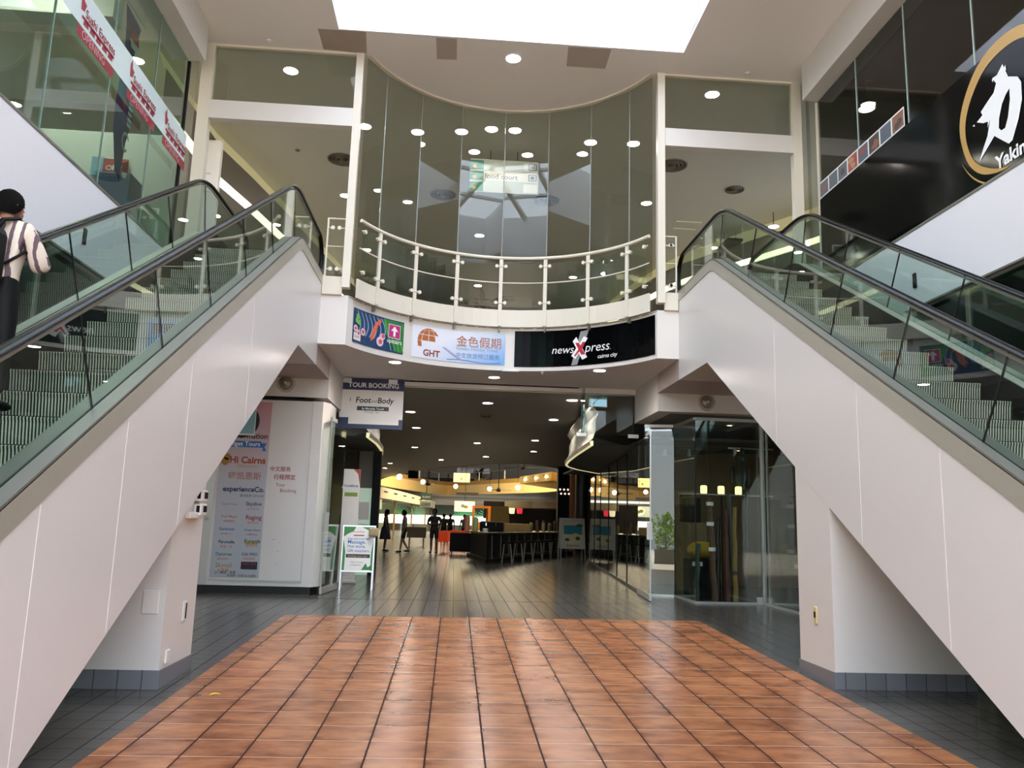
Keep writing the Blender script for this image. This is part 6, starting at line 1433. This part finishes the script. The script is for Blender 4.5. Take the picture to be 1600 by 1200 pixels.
    if skirt:
        mb = MB(); mb.lathe([(.14, 1.02), (.175, .9), (.21, .7), (.235, .5), (.225, .5), (.13, 1.0)], (0, 0, 0), 20); mb.build('skirt', bottom, R, True)
    else:
        bc = [[((0, 0, 1.1), (.14, .11)), (pel, (.155, .125))]]
        for s in (-1, 1):
            kx, ax = Vector(legs[0][s]), Vector(legs[1][s]); hp = Vector(HP[s]); bc.append([(pel, (.155, .125)), (HP[s], .105), (tuple(hp.lerp(kx, .5)), .088)] + ([(tuple(hp.lerp(kx, .85)), .085)] if shorts else [(tuple(kx), .07), (tuple(kx.lerp(ax, .5)), .066), (tuple(kx.lerp(ax, .93)), .062)]))
        v, f = skin(bc, pel, 2); mb = MB(); mb.add(v, f); mb.build('shorts' if shorts else 'trousers', bottom, R, True)
    for s in (-1, 1):
        ax = Vector(legs[1][s]); mb = MB(); mb.ball((ax.x + s * .015, ax.y + .06, ax.z - .045), .048, .14, .04, 12, 8); mb.build('shoe', MBLACK, R, True)
    return R
ARMS_DOWN = ({-1: (-.24, -.03, 1.12), 1: (.24, -.03, 1.12)}, {-1: (-.26, .06, .88), 1: (.26, .06, .88)}, 0)
ARMS_FOLD = ({-1: (-.28, .02, 1.13), 1: (.28, .02, 1.13)}, {-1: (-.06, .22, 1.14), 1: (.06, .22, 1.10)}, 0)
ARMS_UP = ({-1: (-.25, .10, 1.12), 1: (.25, .12, 1.12)}, {-1: (-.10, .28, 1.26), 1: (.12, .30, 1.30)}, 0)
LEGS = ({-1: (-.10, .02, .48), 1: (.10, .02, .48)}, {-1: (-.105, -.02, .09), 1: (.105, -.02, .09)})
LEGS_W = ({-1: (-.09, .10, .49), 1: (.09, .02, .48)}, {-1: (-.09, .14, .09), 1: (.09, -.20, .12)})
SHIRT = stripe_mat('striped_shirt', '#d9cbbd', '#66505a', 0.072, 0.62, 'X', .8, wob=.05)
# escalator rider, seen from behind at the left edge
ez = 2.01
P = person('person with a black backpack and striped shirt riding up the left escalator', (-3.31, 5.78, ez), 0.0, 1.60, ARMS_UP, LEGS, SHIRT, MBLACK, SKIN, 'loose', head_turn=-.5)
m = MB(); m.bbox(-.20, -.36, .90, .13, -.12, 1.34, .06); m.bbox(-.16, -.42, .95, .09, -.34, 1.15, .04); o = m.build('backpack', MBLACK, P)
o['label'] = 'black backpack on the back'
m = MB(); m.tube([(.02, -.16, 1.30), (.07, -.15, 1.42), (.10, -.03, 1.475), (.11, .12, 1.38), (.12, .14, 1.2)], .034, 8, .5); m.tube([(-.16, -.16, 1.30), (-.13, -.12, 1.43), (-.11, -.02, 1.475), (-.11, .12, 1.38), (-.12, .14, 1.2)], .024, 8, .5); m.tube([(.03, -.18, 1.02), (.12, -.12, 1.10), (.19, -.02, 1.22), (.18, .12, 1.2)], .012, 6); m.build('strap', MBLACK, P)
# people far inside the mall
person('man in black T-shirt and shorts standing by the orange chairs', (-.76, 33.1, 0), 2.9, 1.76, ARMS_FOLD, LEGS, M('shirt_black', '#0c0c0d', .8), M('shorts_black', '#101012', .8), SKIN2, 'short', True)
person('woman in a dark dress standing at the left of the mall', (-2.76, 33.7, 0), -1.4, 1.68, ARMS_DOWN, LEGS, M('dress_dark', '#1c1618', .8), M('dress_dark', '#1c1618', .8), SKIN2, 'none', skirt=True, female=True, hair_long=True)
person('person in a grey top and dark shorts walking in the left of the mall', (-1.95, 33.0, 0), 1.7, 1.66, ARMS_DOWN, LEGS_W, M('top_grey', '#6a6266', .8), M('shorts_black', '#101012', .8), SKIN, 'short', True, female=True)
for i, (px_, yy, w, c) in enumerate(((693, 48, 'left', '#20262a'), (703, 49, 'middle', '#16181b'), (725, 50, 'right', '#5b6650'))):
    p = pz(px_, 830, yy); person('person standing by the lit food counter behind the orange chairs, %s of three' % w, (p.x, yy, 0), 3.0 if i else 0.2, 1.68, ARMS_DOWN, LEGS, M('top_%d' % i, c, .8), MBLACK, SKIN2, 'short')
# ------------------------------------------------------------------ street behind the photographer, mirrored in the shop glass
sz = zf(-3) - .01
m = MB(); m.box(-30, -34, sz - .5, 32, -33.5, 9); struct('wall_street_facade', m, tile_mat('street_facade', '#8f9aa2', '#b9b4aa', '#5a5f63', 2.4, 40, 0, 0, .6, .25, mottled=.3))
m = MB(); m.box(-6, -3.2, -.5, WL - .1, -3, ZC); m.box(WR + .2, -3.2, -.5, 12, -3, ZC); struct('wall_front', m, WHITE)
for i, (x, y, w) in enumerate(((.4, -9, 'left'), (2.6, -8.5, 'right'))):
    R = thing('street_shrub', 'bright green shrub in a street planter mirrored in the corner shop window, %s one' % w, 'shrub', (x, y, sz)); rg = random.Random(i + 20)
    m = MB(); m.bbox(x - .5, y - .5, sz, x + .5, y + .5, sz + .7, .03); m.build('planter', M('planter_grey', '#5d5a55', .7), R)
    m = MB()
    for k in range(420):
        a, e_, l = rg.random() * 6.28, rg.random() * 3.1 - 1.2, .25 + .65 * rg.random(); c = Vector((x + l * cos(a) * cos(e_), y + l * sin(a) * cos(e_), sz + 1.5 + l * sin(e_) * 1.1)); t = Vector((rg.uniform(-1, 1), rg.uniform(-1, 1), rg.uniform(-1, 1))) * .14; b = Vector((rg.uniform(-1, 1), rg.uniform(-1, 1), rg.uniform(-1, 1))) * .14
        m.add([c, c + t, c + t + b, c + b], [(0, 1, 2, 3)])
    m.build('foliage', M('shrub_green', '#6f9a2c', .6, var=.2), R)
    m = MB(); m.tube([(x, y, sz + .6), (x, y, sz + 1.5)], .05, 6); m.build('stem', BR[1], R)
for i, (x, y, w) in enumerate(((1.5, -6.0, 'near'), (-.6, -6.0, 'far'))):
    m = MB(); m.lathe([(.16, 0), (.16, 5.5)], (x, y, sz), 16); tag(m.build('street_column', M('column_white', '#cfd6da', .5), None, True), 'white round street column mirrored in the corner shop window, %s one' % w, 'column')
R = thing('street_bench', 'slatted street bench mirrored at the right of the corner shop window', 'bench', (7.4, -4.8, sz))
for k in range(4): m = MB(); m.box(6.6, -4.9 + k * .12, sz + .42, 8.2, -4.81 + k * .12, sz + .46); m.build('slat', BR[0], R)
for k in range(2): m = MB(); m.box(6.6, -5.0, sz + .6 + k * .14, 8.2, -4.96, sz + .7 + k * .14); m.build('back_slat', BR[0], R)
for x in (6.75, 8.0): m = MB(); m.box(x, -4.95, sz, x + .06, -4.5, sz + .42); m.box(x, -5.0, sz, x + .06, -4.94, sz + .84); m.build('leg', MBLACK, R)
